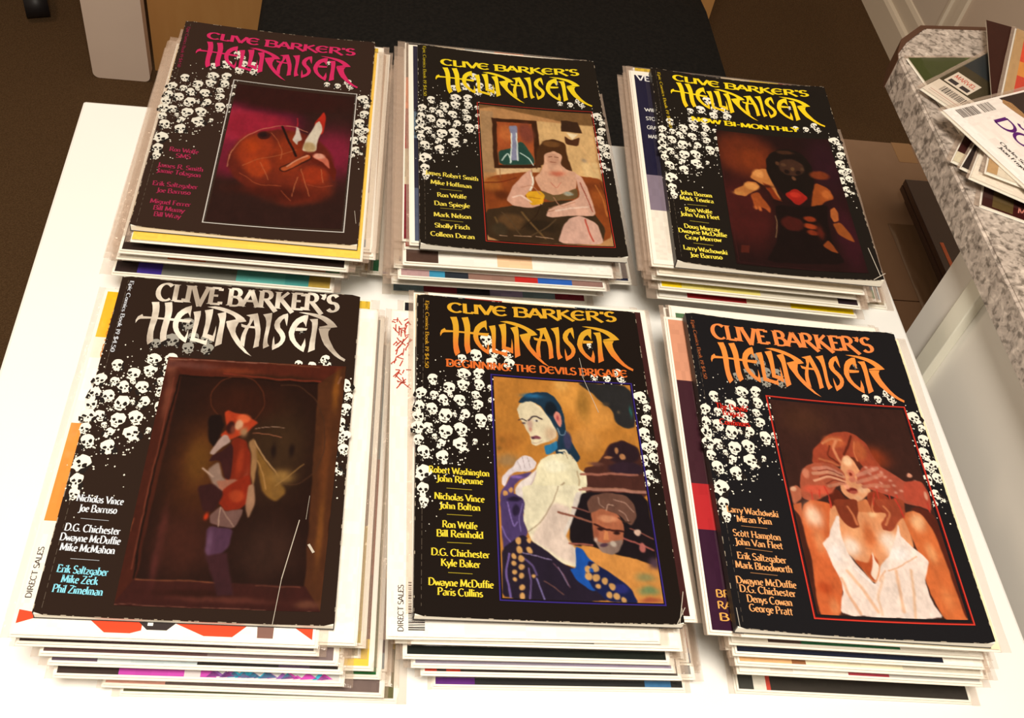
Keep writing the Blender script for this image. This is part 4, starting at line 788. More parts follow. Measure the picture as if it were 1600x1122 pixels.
TOPS[5] = {'pose':[0.38748,-0.42603,0.07839,-0.01209,0.00135,0.02244],
 'sag':0.002,
 'quad':[[55.2,72.9],[155.6,73.1],[156.7,245.9],[54.5,245.6]],
 'fill':'#bb7e3a',
 'ops':[
  ('E','#dc9c4e',5.9,[112.5,85.6,16,13.3]),
  ('E','#d0924a',5,[126.7,102.9,14.2,12]),
  ('E','#a46a30',4.8,[62.5,128.9,10.4,8.5]),
  ('E','#a87838',5,[119.3,93.3,5,15.2]),
  ('E','#c88c48',4.1,[119,123,9.8,9.7]),
  ('E','#9c7a50',3.9,[62.6,144.7,8.7,5.5]),
  ('E','#90602c',1.3,[59.4,127.3,2.4,2.8]),
  ('E','#8c602e',1.3,[56.7,135,2.4,1.9]),
  ('E','#e4ac60',2.5,[104.1,75.9,5.1,6.3]),
  ('P','#2b2a2a',1.2,[[115.3,72.5],[156.7,73.4],[156,110.2],[147.9,112.1],[141.8,108],[139.8,96.1],[133,89.4],[124.6,80.7]]),
  ('E','#2c5c58',1,[153.8,97.3,1.2,5.1]),
  ('E','#5c5040',1,[144.6,97.8,1.2,1.4]),
  ('E','#453c34',1.3,[136.2,91.2,2.5,2.1]),
  ('P','#4a2a24',0.8,[[115.2,146.8],[121.8,144.6],[129.1,135.7],[134.9,125.9],[145.1,122],[155.7,128.7],[158.4,170.3],[110.5,172.3]]),
  ('E','#2c1c22',1.3,[143.9,133.1,11.4,9.5]),
  ('E','#70483c',1.8,[123.6,142.6,4.8,1.9]),
  ('E','#30202a',1.1,[144.7,146.2,12.1,5.6]),
  ('E','#b07c54',0.2,[139.2,131.6,1.3,2.9]),
  ('E','#b88258',0.2,[143.1,136.6,1.9,2.6]),
  ('E','#a8704c',0.4,[133,137,3.2,1.1]),
  ('E','#6a3c34',1.3,[140,166.5,4.7,3.6]),
  ('P','#1d3446',0.3,[[71.8,95.5],[74.1,90.8],[78.4,86.8],[85.1,84.7],[92.7,83.6],[98.2,87.2],[102.6,94.5],[104.3,104.4],[104.2,116.2],[108.9,127.4],[113.6,138.5],[110.8,142.4],[103.2,139.1],[95.4,135.9],[99,120.4],[94.2,109.1],[88.5,96.6],[83.8,93.5]]),
  ('E','#2c648a',1.2,[82.4,88.5,7.5,2]),
  ('E','#141c24',1,[95,98.1,4.1,6]),
  ('E','#3c3c58',1,[105.1,124.8,3.3,7.7]),
  ('P','#2c7098',0.5,[[88.3,129.8],[92.8,128.5],[97.5,124.4],[97.7,132],[92.2,137],[89,137.2]]),
  ('P','#e6d8b6',0.2,[[70.9,101.1],[73,95.9],[77.2,93.1],[82.1,93.1],[87.3,96.2],[90.6,101.4],[94.2,108.1],[97,114.7],[97.5,121.5],[93,125.6],[88,127.9],[83,130.9],[79.8,129.4],[78.8,121.9],[76.6,118.2],[74.6,111.6],[72.7,108.8]]),
  ('E','#cdb292',2.4,[93.4,119.3,4.1,5.8]),
  ('E','#ccaa98',1.3,[79.3,113.1,2,4.9]),
  ('E','#c88c78',0.7,[79.4,117.8,1.3,1.7]),
  ('L','#2c2028',[0.7,0.2],[[71.8,109.9],[74.7,108.6],[77,110.4]]),
  ('L','#2c2028',[1,0.2],[[78.3,109.8],[81.4,106.1],[84.6,105.7],[88.1,108]]),
  ('E','#e8e0d8',0.2,[84.1,109.6,2,0.9]),
  ('E','#3c3030',0.2,[84.4,109.6,0.7,0.9]),
  ('E','#50404a',0.4,[75.3,112.3,1.1,0.8]),
  ('E','#7c4850',0.3,[83.1,123.7,3.6,1.3]),
  ('E','#4c2c38',0.2,[81.1,124.1,1.1,0.8]),
  ('L','#b09080',[0.4,0.3],[[80,128],[83.2,128.7],[87.4,126]]),
  ('P','#d08878',0.3,[[96.3,104],[98.6,99.3],[101.3,101.6],[102.2,108.5],[100.3,114],[98.3,110.2]]),
  ('E','#a04c4c',0.5,[98.9,105.8,1,2.6]),
  ('L','#8098a8',[0.6,0.2],[[98.6,114.6],[99.8,120.3],[103.1,120.1],[104.2,116.2]]),
  ('P','#e8dfbc',0.3,[[80.1,153.5],[82,147],[85.6,141.2],[92.1,137.5],[99.4,135.8],[106.6,136.6],[110.1,141.5],[111.9,147.9],[116.4,151.3],[115.8,161.3],[112.1,172.2],[65.8,174.9],[73.8,168.3],[78.2,159.1]]),
  ('E','#f0eacc',2,[94.7,146.2,8.8,4.6]),
  ('L','#bca886',[1.1,0.8],[[110.2,149.8],[111.1,157.1],[108.5,168.9]]),
  ('L','#a08c70',[0.9,0.6],[[99.9,159.5],[95.7,163.3],[92.7,172.4]]),
  ('L','#f0e4c4',[1.6,0.3],[[98.8,133.8],[102.9,132.6],[104.9,137.1]]),
  ('L','#e8d8b4',[1.4,0.3],[[101.9,135],[106.5,137],[108.6,140.7]]),
  ('L','#8a7458',[0.3,0.2],[[102.8,134],[104.7,140]]),
  ('L','#8a7458',[0.3,0.2],[[106.6,135.6],[107.9,139.8]]),
  ('P','#e4d8d8',0.3,[[66.3,149],[68.1,144.3],[72.2,140.3],[75.5,138.7],[79.3,140.3],[82.2,144.2],[80.3,148.9],[76.3,152],[67.7,152.6],[62.4,157.5],[59.3,165.7],[57.1,163.2],[58.2,156.9]]),
  ('L','#a89898',[0.4,0.2],[[72.2,140.8],[74.1,149.4]]),
  ('L','#a89898',[0.4,0.2],[[76.1,140.5],[77.7,148.2]]),
  ('L','#b0a0a0',[0.4,0.2],[[68.9,144.3],[70.9,150.5]]),
  ('P','#584470',0.5,[[60.2,163.9],[63.6,156.9],[73.1,153.6],[78.6,151.8],[76,155.6],[69.6,159.7],[65.5,164.4],[65,175],[55.1,175.7],[56.1,169.5]]),
  ('E','#8a6cb0',1.1,[68.2,157.1,4.7,1.4]),
  ('E','#c8945c',0.2,[62.9,167.7,1.7,2.3]),
  ('E','#c8945c',0.2,[59,170.6,1.8,2.1]),
  ('P','#e8dcd4',0.5,[[66.2,167],[69.5,161.5],[76.9,154.6],[81.9,148.8],[79.8,158.1],[76.3,165.5],[71.9,174.5],[66.6,173.1]]),
  ('L','#c0a8a8',[0.6,0.5],[[81,151.6],[79,159],[73.7,170]]),
  ('L','#9a6454',[1.9,0.5],[[113,152],[132.3,150.5],[151.4,150.7]]),
  ('L','#9a6c58',[1.6,0.5],[[111.4,163.2],[132.6,162.5],[156,164.2]]),
  ('P','#1b1418',0.7,[[102.1,177],[111.9,167.2],[116.9,166],[156.7,165.2],[156.7,219.4],[143,215.4],[116,208.6],[99.7,205.8]]),
  ('P','#cf8f4c',0.5,[[106.8,206.3],[116.2,207.2],[127.5,212],[146.8,216.2],[157,222.8],[156.8,246.6],[140.6,246.9],[136.6,235.9],[122.4,223.8],[113.5,218.1]]),
  ('E','#8e8456',1.7,[146.9,228.1,6.3,3.4]),
  ('E','#7a8a5c',1.9,[148,237.3,7,3.3]),
  ('E','#a65a3c',1.6,[148.7,243.9,7.8,2]),
  ('E','#4c3844',2.1,[154.6,217.7,4,4.3]),
  ('P','#e8dfc0',0.3,[[71.4,163.1],[112.5,160.6],[111.1,167.2],[105.6,178.6],[101.4,189.8],[96.4,197.1],[99.8,204.9],[103.8,209.1],[102.9,223.2],[94.7,219.8],[75.4,204.4],[73.4,198.4],[70.7,190.5],[71.5,176]]),
  ('P','#dcc8b8',3.2,[[77.4,197.3],[91.7,174.8],[102.7,178.8],[101,189.8],[96.7,198.9],[103.8,209.1],[102.3,221.1],[91.9,215.6],[75.5,203.5]]),
  ('P','#d8ccc0',0.7,[[107,167.5],[112.1,165.3],[107.6,178.5],[101.7,191.5],[96.8,202.4],[96.5,196.2],[102.2,185.2]]),
  ('L','#9c8870',[0.6,0.3],[[95.9,162.4],[92.3,172.9],[88,181.4],[81,191.7],[73.4,198.4]]),
  ('P','#4c3c66',0.4,[[55.2,173.5],[65.4,170],[72.4,175.1],[70.4,188.8],[73.4,199.2],[69.9,206.4],[56.3,214.9],[56,192.3]]),
  ('L','#8a74b0',[0.8,0.4],[[60.3,176.8],[62.2,187.5],[64.2,195.4],[66.7,191.7]]),
  ('L','#8474a8',[0.6,0.4],[[70.6,177.9],[67.7,188],[68.7,198.6]]),
  ('L','#7c68a4',[0.9,0.5],[[56.3,195],[59.1,203.6],[62.8,207.7]]),
  ('E','#241c30',0.8,[65.2,174.6,4.8,1.8]),
  ('E','#2a2038',0.8,[65.6,182.8,2.4,4.5]),
  ('P','#241c2a',0.4,[[55.6,211.5],[69.4,200.3],[75.4,204.4],[94.7,219.8],[110.9,229.2],[128.5,245.6],[54.9,247.1],[55,226.8]]),
  ('L','#74609a',[1.2,0.5],[[60.1,214.7],[57.3,226.6],[59.5,245.3]]),
  ('L','#6c5884',[1.1,0.5],[[71.9,224.2],[73.3,234.1],[71.8,245.6]]),
  ('L','#8478a8',[0.9,0.5],[[76.9,231.5],[78.7,238],[80.5,245.2]]),
  ('L','#8c7c9c',[0.7,0.3],[[68.7,213.4],[77.9,215.4],[87,217.7]]),
  ('L','#5c4c74',[1.4,0.6],[[69.2,217.6],[75.1,222.4],[77,229]]),
  ('L','#80584c',[0.6,0.4],[[81.4,232.9],[87.2,236.8],[92.9,241.5]]),
  ('L','#6c4c58',[0.7,0.4],[[88.4,220],[94.8,228.2],[97.9,236.4]]),
  ('L','#a898b8',[0.4,0.2],[[91.3,222.5],[97.2,235.6]]),
  ('P','#1f52a0',0.4,[[103.4,207.3],[108.1,208.9],[111.4,215.7],[119.3,223],[114.5,224.1],[108.1,226],[111.4,232.6],[116.6,238.6],[111.6,238.3],[102.9,232],[98.2,223.8],[102.5,223.2]]),
  ('P','#191f45',0.5,[[111.3,217.4],[115,218.9],[122.4,223.8],[136.6,235.9],[140.7,246.5],[120.8,245.8],[113.2,237.5],[108.7,227.6]]),
  ('E','#282c68',1.1,[130.2,236.9,4.7,3.3]),
  ('L','#8a5848',[1.6,0.4],[[94.4,182.9],[105.4,185.5],[115.5,189.1]]),
  ('L','#7c4c44',[1.1,0.4],[[104,178.7],[115.5,181.4]]),
  ('L','#9a5c4c',[1.3,0.4],[[99.8,204.9],[106.8,205.4],[114.7,206]]),
  ('L','#9c5850',[1.3,0.4],[[136.1,199.9],[146.8,204],[155.1,208.1]]),
  ('L','#8c5448',[0.8,0.3],[[141.8,192.5],[156.1,200.1]]),
  ('E','#d0b09c',0.4,[146.1,195.5,2.1,2.4]),
  ('E','#b06860',0.5,[148.1,206.6,2.1,3.5]),
  ('L','#a87868',[1.8,0.5],[[110.5,164.4],[128.7,163.5],[155.9,164.8]]),
  ('P','#a8664a',0.4,[[116.4,179.9],[123.1,177.8],[134.9,181.9],[137.9,190.9],[135.7,203.4],[128.4,211.6],[120.6,210.6],[115.6,200.7]]),
  ('E','#d0906c',1.1,[127.2,185.9,6.5,2.7]),
  ('E','#8c503c',1,[118,197,1.9,5.4]),
  ('P','#6a4a3e',0.5,[[114.1,174.5],[118.3,168.7],[126.9,165.5],[140.7,167.3],[146.5,174.1],[147.4,183.3],[142.8,190.7],[139.5,188.1],[135.6,182.8],[128.7,179.4],[123.1,178.3],[115.7,182.7]]),
  ('L','#c09c88',[0.7,0.3],[[127,179.5],[128.3,174.8],[132.3,175.5]]),
  ('L','#a88474',[0.7,0.3],[[132.9,170.9],[140,173.4],[145.7,180.6]]),
  ('L','#a08070',[0.6,0.3],[[122.3,169.5],[122.6,175.1],[125.6,177.7]]),
  ('L','#b08c7c',[0.6,0.3],[[136,179.1],[139.7,182.6],[141.5,188]]),
  ('L','#3c2820',[0.7,0.3],[[134.6,184.6],[138.2,188.1],[142.3,188]]),
  ('L','#3a1c18',[1.5,0.4],[[117.4,190.8],[122.4,192.8],[124.7,194.1],[130.2,194.8],[136.6,195]]),
  ('E','#2c1614',0.4,[121.1,194.1,2.3,1.1]),
  ('E','#2c1614',0.4,[132.1,196.5,2.4,1.1]),
  ('P','#c88458',0.4,[[124.2,195],[126.1,195.8],[126.6,202],[122.6,202.2]]),
  ('P','#8c7468',0.6,[[115.6,200.7],[119,203.2],[124.4,204.7],[131.1,201.8],[136,200.8],[132.6,209.7],[127.5,212.9],[120.5,211]]),
  ('E','#4c3440',0.4,[123.1,205.7,3.2,1.4]),
  ('E','#c0b0a0',0.6,[129.2,204.6,1.8,2.3]),
  ('E','#c0a898',0.6,[117.1,201.5,1.3,1.6]),
  ('E','#cc9c62',0.2,[66.8,205.3,2.1,2.6]),
  ('E','#cc9c62',0.2,[66.9,211.3,2.1,2.6]),
  ('E','#cc9c62',0.2,[66.9,217.3,2,2.4]),
  ('E','#cc9c62',0.2,[67,223.2,1.9,2.3]),
  ('E','#cc9c62',0.2,[67,229.9,1.8,2.2]),
  ('E','#cc9c62',0.2,[67,238.1,1.9,2.2]),
  ('E','#cc9c62',0.2,[66.8,244.2,2,2.3]),
  ('E','#cc9c62',0.2,[73.9,204.5,1.6,1.9]),
  ('E','#cc9c62',0.2,[73.6,211.4,1.9,2.3]),
  ('E','#cc9c62',0.2,[62.5,215.8,1.5,1.8]),
  ('E','#cc9c62',0.2,[62.2,220.7,1.5,1.9]),
  ('E','#cc9c62',0.2,[62.6,226.8,1.5,1.7]),
  ('E','#cc9c62',0.2,[62.6,232.2,1.3,1.5]),
  ('E','#cc9c62',0.2,[75.1,229.9,1.2,1.5]),
  ('E','#cc9c62',0.2,[115.1,222.3,2.5,3]),
  ('E','#cc9c62',0.2,[110.7,223.8,2,2.4]),
  ('E','#cc9c62',0.2,[110.8,228.6,2.1,2.5]),
  ('E','#cc9c62',0.2,[115.1,229.5,2.2,2.6]),
  ('E','#cc9c62',0.2,[120.3,231.8,2.2,2.6]),
  ('E','#cc9c62',0.2,[124.6,235.6,2,2.4]),
  ('E','#cc9c62',0.2,[122.4,241.4,1.9,2.3]),
  ('E','#cc9c62',0.2,[127,242.1,2.1,2.4]),
  ('E','#cc9c62',0.2,[130.9,244.7,1.7,2]),
  ('E','#cc9c62',0.2,[115.7,235.7,1.5,1.8]),
  ('E','#1f52a0',0.3,[112.9,224.5,1.4,1.5])],
 'frame':([[53.1,70.8],[157.2,71.1],[158.3,247.7],[52.6,247.6]],1.2,'#38287c','#181238'),
 'logo':('#dca42c','#e07830'),
 'head':[("CLIVE BARKER'S",'u','#e0a82c',9.5,[23.1,15.3],[152.5,11.6]),('BEGINNING: THE DEVILS BRIGADE','u','#dc6c2c',6.5,[21.1,67.2],[155.2,65.7])],
 'cred':[('#f4d83c',[([8.8,158],[49.5,158.1],'Robert Washington'),([13.6,164.5],[44.9,164.8],'John Rheume'),([20.6,169.4],[37.3,169.4],'_'),([12.5,178.1],[45.4,178.4],'Nicholas Vince'),([15.4,184.9],[42.6,185],'John Bolton'),([20.6,189.1],[37,189],'_'),([17.6,198.7],[40.2,198.8],'Ron Wolfe'),([13.9,205.5],[43.9,205.2],'Bill Reinhold'),([20.6,209.4],[36.3,209.2],'_'),([10.5,218.9],[47.6,218.9],'D.G. Chichester'),([16.6,226],[41.5,226],'Kyle Baker'),([21.1,230.4],[36.3,230.4],'_'),([8.8,239.5],[49.2,239.5],'Dwayne McDuffie'),([14.4,245.8],[42.4,245.8],'Paris Cullins')])],
 'spine':('#c89428',[6.2,6.4],[6,70.7]),
 'la':[2.9909,0.988,-0.0025,-5.5884,-0.0075,0.9488]}
TOPS[6] = {'pose':[0.58516,-0.4424,0.09358,-0.04709,-0.01468,0.00869],
 'sag':0.003,
 'quad':[[54.1,76.8],[155.5,77.1],[154.9,244.3],[54.9,246.1]],
 'fill':'#3a211c',
 'ops':[
  ('E','#4a2c20',7.4,[77,93.1,18.6,13.3]),
  ('E','#8a3a20',6.3,[119.8,121.7,14.4,9.6]),
  ('P','#9c4630',0.7,[[75.1,130.7],[79,118.1],[87.2,109],[95.8,102.4],[106.1,100.4],[113.7,102.3],[120.1,109.2],[122.1,119.5],[126.7,129.3],[113.7,132.3],[109,122.5],[102,122.1],[96.3,131.7],[87.8,130.5]]),
  ('E','#b8603c',1.8,[95.8,110.3,8.2,5.4]),
  ('E','#ac5a38',1.8,[113.2,116,4.5,8.6]),
  ('L','#d88c64',[2.2,1.5],[[97.9,109],[93.7,115.6],[95.5,123.7],[97.3,127.6]]),
  ('L','#bc6c48',[1.8,1.3],[[81.8,126],[88.5,127.4],[94.8,130.9]]),
  ('L','#c87c54',[1.8,1.3],[[86.5,112.2],[94.7,107.2],[101.5,108.7]]),
  ('L','#5c2418',[1.6,0.9],[[110.1,104.2],[105.3,113.6],[101.4,121.1]]),
  ('L','#6c2c1c',[1.1,0.6],[[91.5,113.8],[87.9,122.4],[95.2,128.8]]),
  ('L','#c8744c',[0.9,0.5],[[111.3,108.9],[108.7,116.4],[110,125.5]]),
  ('P','#de9c72',0.5,[[95.9,131.8],[99.5,123.3],[104.1,120.9],[107.4,125.7],[108.8,130.7],[112.3,145.4],[113.9,151.1],[107.8,156.9],[101,160.3],[96.4,157.8],[91.6,151]]),
  ('E','#f4c8a0',1.4,[102.9,126.1,3.2,3.7]),
  ('E','#f0bc94',1.4,[108.4,150.6,4.4,3.1]),
  ('E','#e8b088',1.1,[102.7,156.8,3.5,2]),
  ('E','#7c2c24',0.4,[99.9,150.5,3.7,2.4]),
  ('E','#b05848',0.4,[100.4,152,3.2,1.4]),
  ('E','#e8a080',0.5,[96.6,147.6,1.4,2]),
  ('P','#5a2418',0.7,[[82.6,154.7],[88.7,150.2],[90.9,152],[93.9,157.5],[99.3,160],[99.4,170.4],[90.6,179.5],[84.6,180],[82,169]]),
  ('L','#b4603c',[1.6,0.8],[[86.3,161.1],[92.1,165.3],[95.1,174.5]]),
  ('L','#94482e',[1.4,0.8],[[83.9,164.1],[85.2,173.4],[84.6,180]]),
  ('P','#8e3c26',0.7,[[110.4,153.3],[118.6,147.9],[125.3,155.2],[124.6,164.8],[119.7,177.4],[109.4,178.1],[108.8,166.9]]),
  ('L','#c87850',[1.2,0.7],[[114.9,155.9],[110.7,165.8],[115.2,174.9]]),
  ('P','#cc7c50',0.5,[[100.1,160.4],[109.5,156.8],[110.7,165.8],[108.5,178.1],[96.6,179],[99.7,169.4]]),
  ('E','#eca87c',1,[105,171.9,3.5,2]),
  ('P','#b0664c',0.7,[[55.1,152.5],[60.3,150],[63.2,152.7],[62.5,160.4],[55.3,166.8]]),
  ('E','#dca888',0.7,[58,153.2,2.1,2]),
  ('P','#aa5840',0.5,[[65.2,140.7],[69.8,133.3],[76.6,129.6],[84.7,128.8],[93,131],[97.8,136.6],[96.9,144.6],[89.1,148.2],[85.4,153.4],[76.5,159.1],[69.8,162.6],[62.5,160.4],[62.9,149.8]]),
  ('L','#c4806a',[3,1.3],[[75.6,134.7],[85.6,132.7],[94.9,137.9]]),
  ('L','#c88c70',[2.7,1.2],[[74.7,138.8],[86.5,136.6],[96.3,139.7]]),
  ('L','#dca080',[1.8,0.6],[[74.3,144.7],[85.7,140.2],[96.2,143.7]]),
  ('L','#bc7a60',[2.5,1.1],[[83.9,148.7],[91.4,146.1],[95.9,145.2]]),
  ('L','#5c2018',[0.5,0.4],[[78.8,135.9],[86.9,134.6],[95.6,138.8]]),
  ('L','#5c2018',[0.5,0.4],[[78.5,141.4],[86.1,138.7],[95.8,141.8]]),
  ('L','#5c2018',[0.5,0.4],[[82.5,146.9],[88.6,142.9],[96,144.7]]),
  ('E','#cc5c44',1.2,[75.3,152.4,9.7,4]),
  ('E','#cc8064',0.9,[69.4,139.3,2.7,4.1]),
  ('P','#ac5440',0.5,[[105.1,143],[107.4,136.8],[112.4,130.4],[125.3,127.9],[131,133.1],[141.2,140.5],[151.8,142.8],[156,149.5],[154.5,159.3],[144.4,160.8],[133.3,157.6],[127.6,153.1],[113.1,149.2]]),
  ('L','#c4806a',[3,1.2],[[107.1,137.9],[112.9,135.4],[122.8,130.6]]),
  ('L','#c07a62',[3,1.2],[[105.7,143.9],[115.3,140.2],[125.1,135.5]]),
  ('L','#bc745c',[2.8,1.2],[[109.2,147.6],[117.6,145],[127.9,145.3]]),
  ('E','#d07c60',0.7,[102.3,136.3,2.7,3.5]),
  ('E','#7c2c20',0.4,[101.7,136.8,1.1,1.5]),
  ('E','#c87860',0.7,[102,141.3,2.7,2.1]),
  ('E','#d0907a',0.7,[114.8,131.2,1.4,1.3]),
  ('E','#d0907a',0.7,[119.9,131.9,1.4,1.3]),
  ('E','#d0907a',0.7,[125.6,133.5,1.4,1.3]),
  ('E','#d0907a',0.7,[127.3,137.4,1.4,1.3]),
  ('E','#d0907a',0.7,[130.7,141.1,1.4,1.2]),
  ('E','#d0907a',0.7,[132.3,145,1.4,1.2]),
  ('E','#d0907a',0.7,[125.4,148.4,1.4,1.2]),
  ('E','#d0907a',0.7,[123.3,142.6,1.4,1.2]),
  ('E','#d0907a',0.7,[132.5,150.8,1.4,1.2]),
  ('E','#d0907a',0.7,[136.5,148.6,1.4,1.2]),
  ('E','#d0907a',0.7,[140.9,151.3,1.4,1.2]),
  ('E','#d0907a',0.7,[146.7,149,1.4,1.2]),
  ('E','#d0907a',0.7,[149.8,143.9,1.4,1.2]),
  ('E','#d0907a',0.7,[145.1,135.7,1.4,1.3]),
  ('E','#d0907a',0.7,[149.1,155.7,1.4,1.2]),
  ('E','#d0907a',0.7,[116.3,136.1,1.4,1.3]),
  ('E','#d0907a',0.7,[120.8,138.8,1.4,1.3]),
  ('E','#d0907a',0.7,[118.8,146.9,1.4,1.2]),
  ('E','#d0907a',0.7,[152.8,151.6,1.4,1.2]),
  ('E','#d0907a',0.7,[148.9,141,1.4,1.3]),
  ('P','#b4503c',0.9,[[140.3,140.5],[152.7,139.8],[155.8,153.4],[153.6,164.2],[143.8,159.9],[135.8,154.5]]),
  ('E','#dc9c80',0.4,[146,135.7,1.9,1.9]),
  ('E','#e0a488',0.5,[152.8,151.6,1.4,3.1]),
  ('L','#c03c30',[0.8,0.4],[[70.5,154.8],[70,165.4]]),
  ('L','#c03c30',[0.9,0.4],[[80.3,149],[82.1,156.6],[81.9,165.2]]),
  ('L','#b83c30',[0.7,0.4],[[118.3,148.9],[118.1,156.7]]),
  ('L','#c03c30',[1,0.4],[[126.1,152.2],[125.1,162.9]]),
  ('L','#c44434',[1.2,0.4],[[131.9,152.8],[132.5,160.5],[132.1,170.1]]),
  ('L','#c03c30',[0.7,0.4],[[76.2,152.3],[75.4,158.2]]),
  ('L','#c03c30',[0.7,0.4],[[115.8,152],[113,161.8]]),
  ('L','#b83c30',[0.9,0.3],[[152.1,157.5],[152.5,168]]),
  ('P','#b8603c',0.7,[[55.2,165.8],[60.9,164.2],[58.3,186.3],[54.8,176.8]]),
  ('P','#45221a',0.6,[[53.9,168],[58,174.5],[58.6,189.1],[58.7,209.9],[55.8,247.7],[53.3,247.9],[52.3,162.1]]),
  ('P','#cb683c',0.6,[[59.3,174.4],[61.5,166.2],[69,160.4],[83,163.2],[79,189.3],[75.2,214.1],[76.6,226.8],[70.8,246.6],[55.8,247.7],[59.1,209.9],[58.4,190.1]]),
  ('E','#f6ceb0',3.7,[67.6,173.6,6.5,9.2]),
  ('E','#e09060',2.7,[67.5,193.1,4.5,8.9]),
  ('E','#b04c28',2.3,[64.4,227.7,5.3,4.7]),
  ('E','#dc8858',2.1,[68.3,240.7,3.5,5.4]),
  ('P','#cf7040',0.6,[[130.2,166.8],[140.8,164.1],[149.8,167.7],[153.7,182.5],[156,201.8],[157.2,224.1],[155.9,245.2],[139,245.4],[135.3,228.6],[134.6,215.9],[135.5,197],[132.5,181.6]]),
  ('E','#f0b888',3.7,[141.1,173.2,5.5,7.3]),
  ('E','#e49c68',3.2,[144.4,196.6,3.6,8]),
  ('E','#dc8450',2.6,[145.2,230,4.3,8.5]),
  ('P','#55241a',0.8,[[154,165.5],[156.6,178.4],[159.3,199.7],[156.9,244.7],[153.2,243.1],[152.1,209.5],[150.9,179.7],[145.5,166.9],[137.4,163.3],[143.5,160.9]]),
  ('P','#e09a6c',0.7,[[81.1,163.3],[100,167.8],[116.4,167.7],[131.1,166.7],[134.2,195.1],[113.9,218.8],[98.3,222.5],[88.2,202.9],[74.7,192.5]]),
  ('E','#fbe4d0',4.1,[88.7,195.2,7.2,7.9]),
  ('E','#fbe4d0',4.1,[117.2,189.4,7.2,8.1]),
  ('E','#e8a878',3.6,[96.5,183,5.5,6.1]),
  ('E','#cc7244',3.2,[103.9,185.4,4.5,10.1]),
  ('P','#b45630',1.4,[[88.7,204.7],[97.8,206.9],[101.9,199],[106,205.4],[99.2,220.7],[96.1,217.2]]),
  ('E','#f0c090',1.8,[110.6,169.1,2.8,2.1]),
  ('P','#7e3824',0.7,[[83.9,159],[101.6,157.6],[100.5,165.8],[97.9,173],[99,179.9],[94.1,181.7],[88.7,177.7],[85.5,172]]),
  ('L','#c87850',[1.5,0.8],[[93.6,164.3],[95.9,170.2],[97.6,178]]),
  ('P','#9a4830',0.7,[[114.6,156.6],[136,155.2],[133.3,168.6],[128.8,171.9],[121,181.3],[114.9,180.7],[114.3,175.8],[120.5,169.4],[115.8,162.6]]),
  ('L','#cc7c54',[1.5,0.8],[[119.5,162.4],[123.5,168.2],[117.7,176.6]]),
  ('L','#c03c30',[1.1,0.5],[[129.5,155.6],[131.5,161.6],[132.1,169.7]]),
  ('L','#c03c30',[0.7,0.4],[[81.6,159.2],[81.4,166.4]]),
  ('P','#f6e2d4',0.4,[[69,194.4],[72.3,191.3],[75.1,188.6],[76.9,184.6],[83.7,172.2],[85.5,172],[83.3,187.9],[85.3,200.2],[90.2,209.3],[95.9,218.1],[98.8,222.3],[103,215.8],[106.2,208.2],[113.3,201.1],[119.1,192.2],[122.2,185.2],[126.7,175],[125.9,184.9],[127.6,186.8],[134.2,195.1],[137.6,198.8],[140.3,203.4],[138.3,207.3],[134.1,217.7],[134.3,232.3],[139.2,244.9],[70.6,245.6],[74.1,234.1],[76.2,230.4],[76.1,221.4],[73.8,212.4],[71.9,201.3]]),
  ('L','#ecc0a0',[2.3,1.6],[[82.2,213.6],[89.7,225.8],[96.1,241.4]]),
  ('L','#ecc0a0',[2.1,1.4],[[115.9,211.3],[115.1,224.2],[113.4,240.4]]),
  ('L','#ecc4a4',[1.9,1.4],[[126.5,210.7],[123.4,228.3],[119.9,244.5]]),
  ('L','#e8b898',[1.9,1.2],[[76.6,219.5],[79.7,231.9],[83.7,244]]),
  ('L','#f0ccb0',[1.8,1.2],[[106.1,215.6],[98.9,230.6],[98.3,243.1]]),
  ('L','#e4b08c',[0.9,0.5],[[108.8,211.8],[104.3,215.7],[102.5,219.5]]),
  ('L','#fff4ec',[1.1,0.5],[[88,211.3],[95.5,220],[98.3,222.5]]),
  ('L','#e0ac88',[0.8,0.4],[[110.6,211.6],[121.3,207.3],[132.9,200]]),
  ('E','#fdf2ea',2.3,[77.3,200.9,4.5,5.9]),
  ('E','#fdf2ea',2.7,[120.9,198.8,7.2,5]),
  ('P','#f4dcc8',0.4,[[102.8,197.1],[103.2,204.6],[105.3,208.2],[99.9,219.7],[97.5,215.3],[100.9,206.7]])],
 'frame':([[51.7,73.4],[158,73.9],[158.4,248],[52,249.5]],1.4,'#d83a2c','#5c140e'),
 'logo':('#f89440','#f48c44'),
 'head':[("CLIVE BARKER'S",'s','#f48c48',14.5,[18.9,23.3],[147.6,22])],
 'cred':[('#f0a868',[([6.5,177.3],[42.5,177.6],'Larry Wachowski'),([12.3,184.2],[36.8,183.7],'Miran Kim'),([14.6,187.1],[32.7,187.1],'_'),([8,195.1],[40.8,195.3],'Scott Hampton'),([8,201.5],[41,201.6],'John Van Fleet'),([14.7,203.7],[33.1,204.3],'_'),([8.2,211.7],[41.5,212],'Erik Saltzgaber'),([5.9,218.4],[44.2,218.4],'Mark Bloodworth'),([15.2,221.1],[33.4,221.3],'_'),([4.6,229.4],[44.7,229.3],'Dwayne McDuffie'),([5.9,235.2],[43.2,235.4],'D.G. Chichester'),([9.7,241.7],[39.6,241.9],'Denys Cowan'),([10.2,247.9],[38.6,248.2],'George Pratt')]),('#d02818',[([11.5,90.8],[36.4,90.8],"The Devils'"),([15.9,96.3],[32.2,96.2],'Brigade'),([12.5,104.9],[35,104.2],'Continues')])],
 'spine':('#a85c34',[3.4,7.9],[6.2,65]),
 'la':[0,1,0,0,0,1]}
STACK = {}
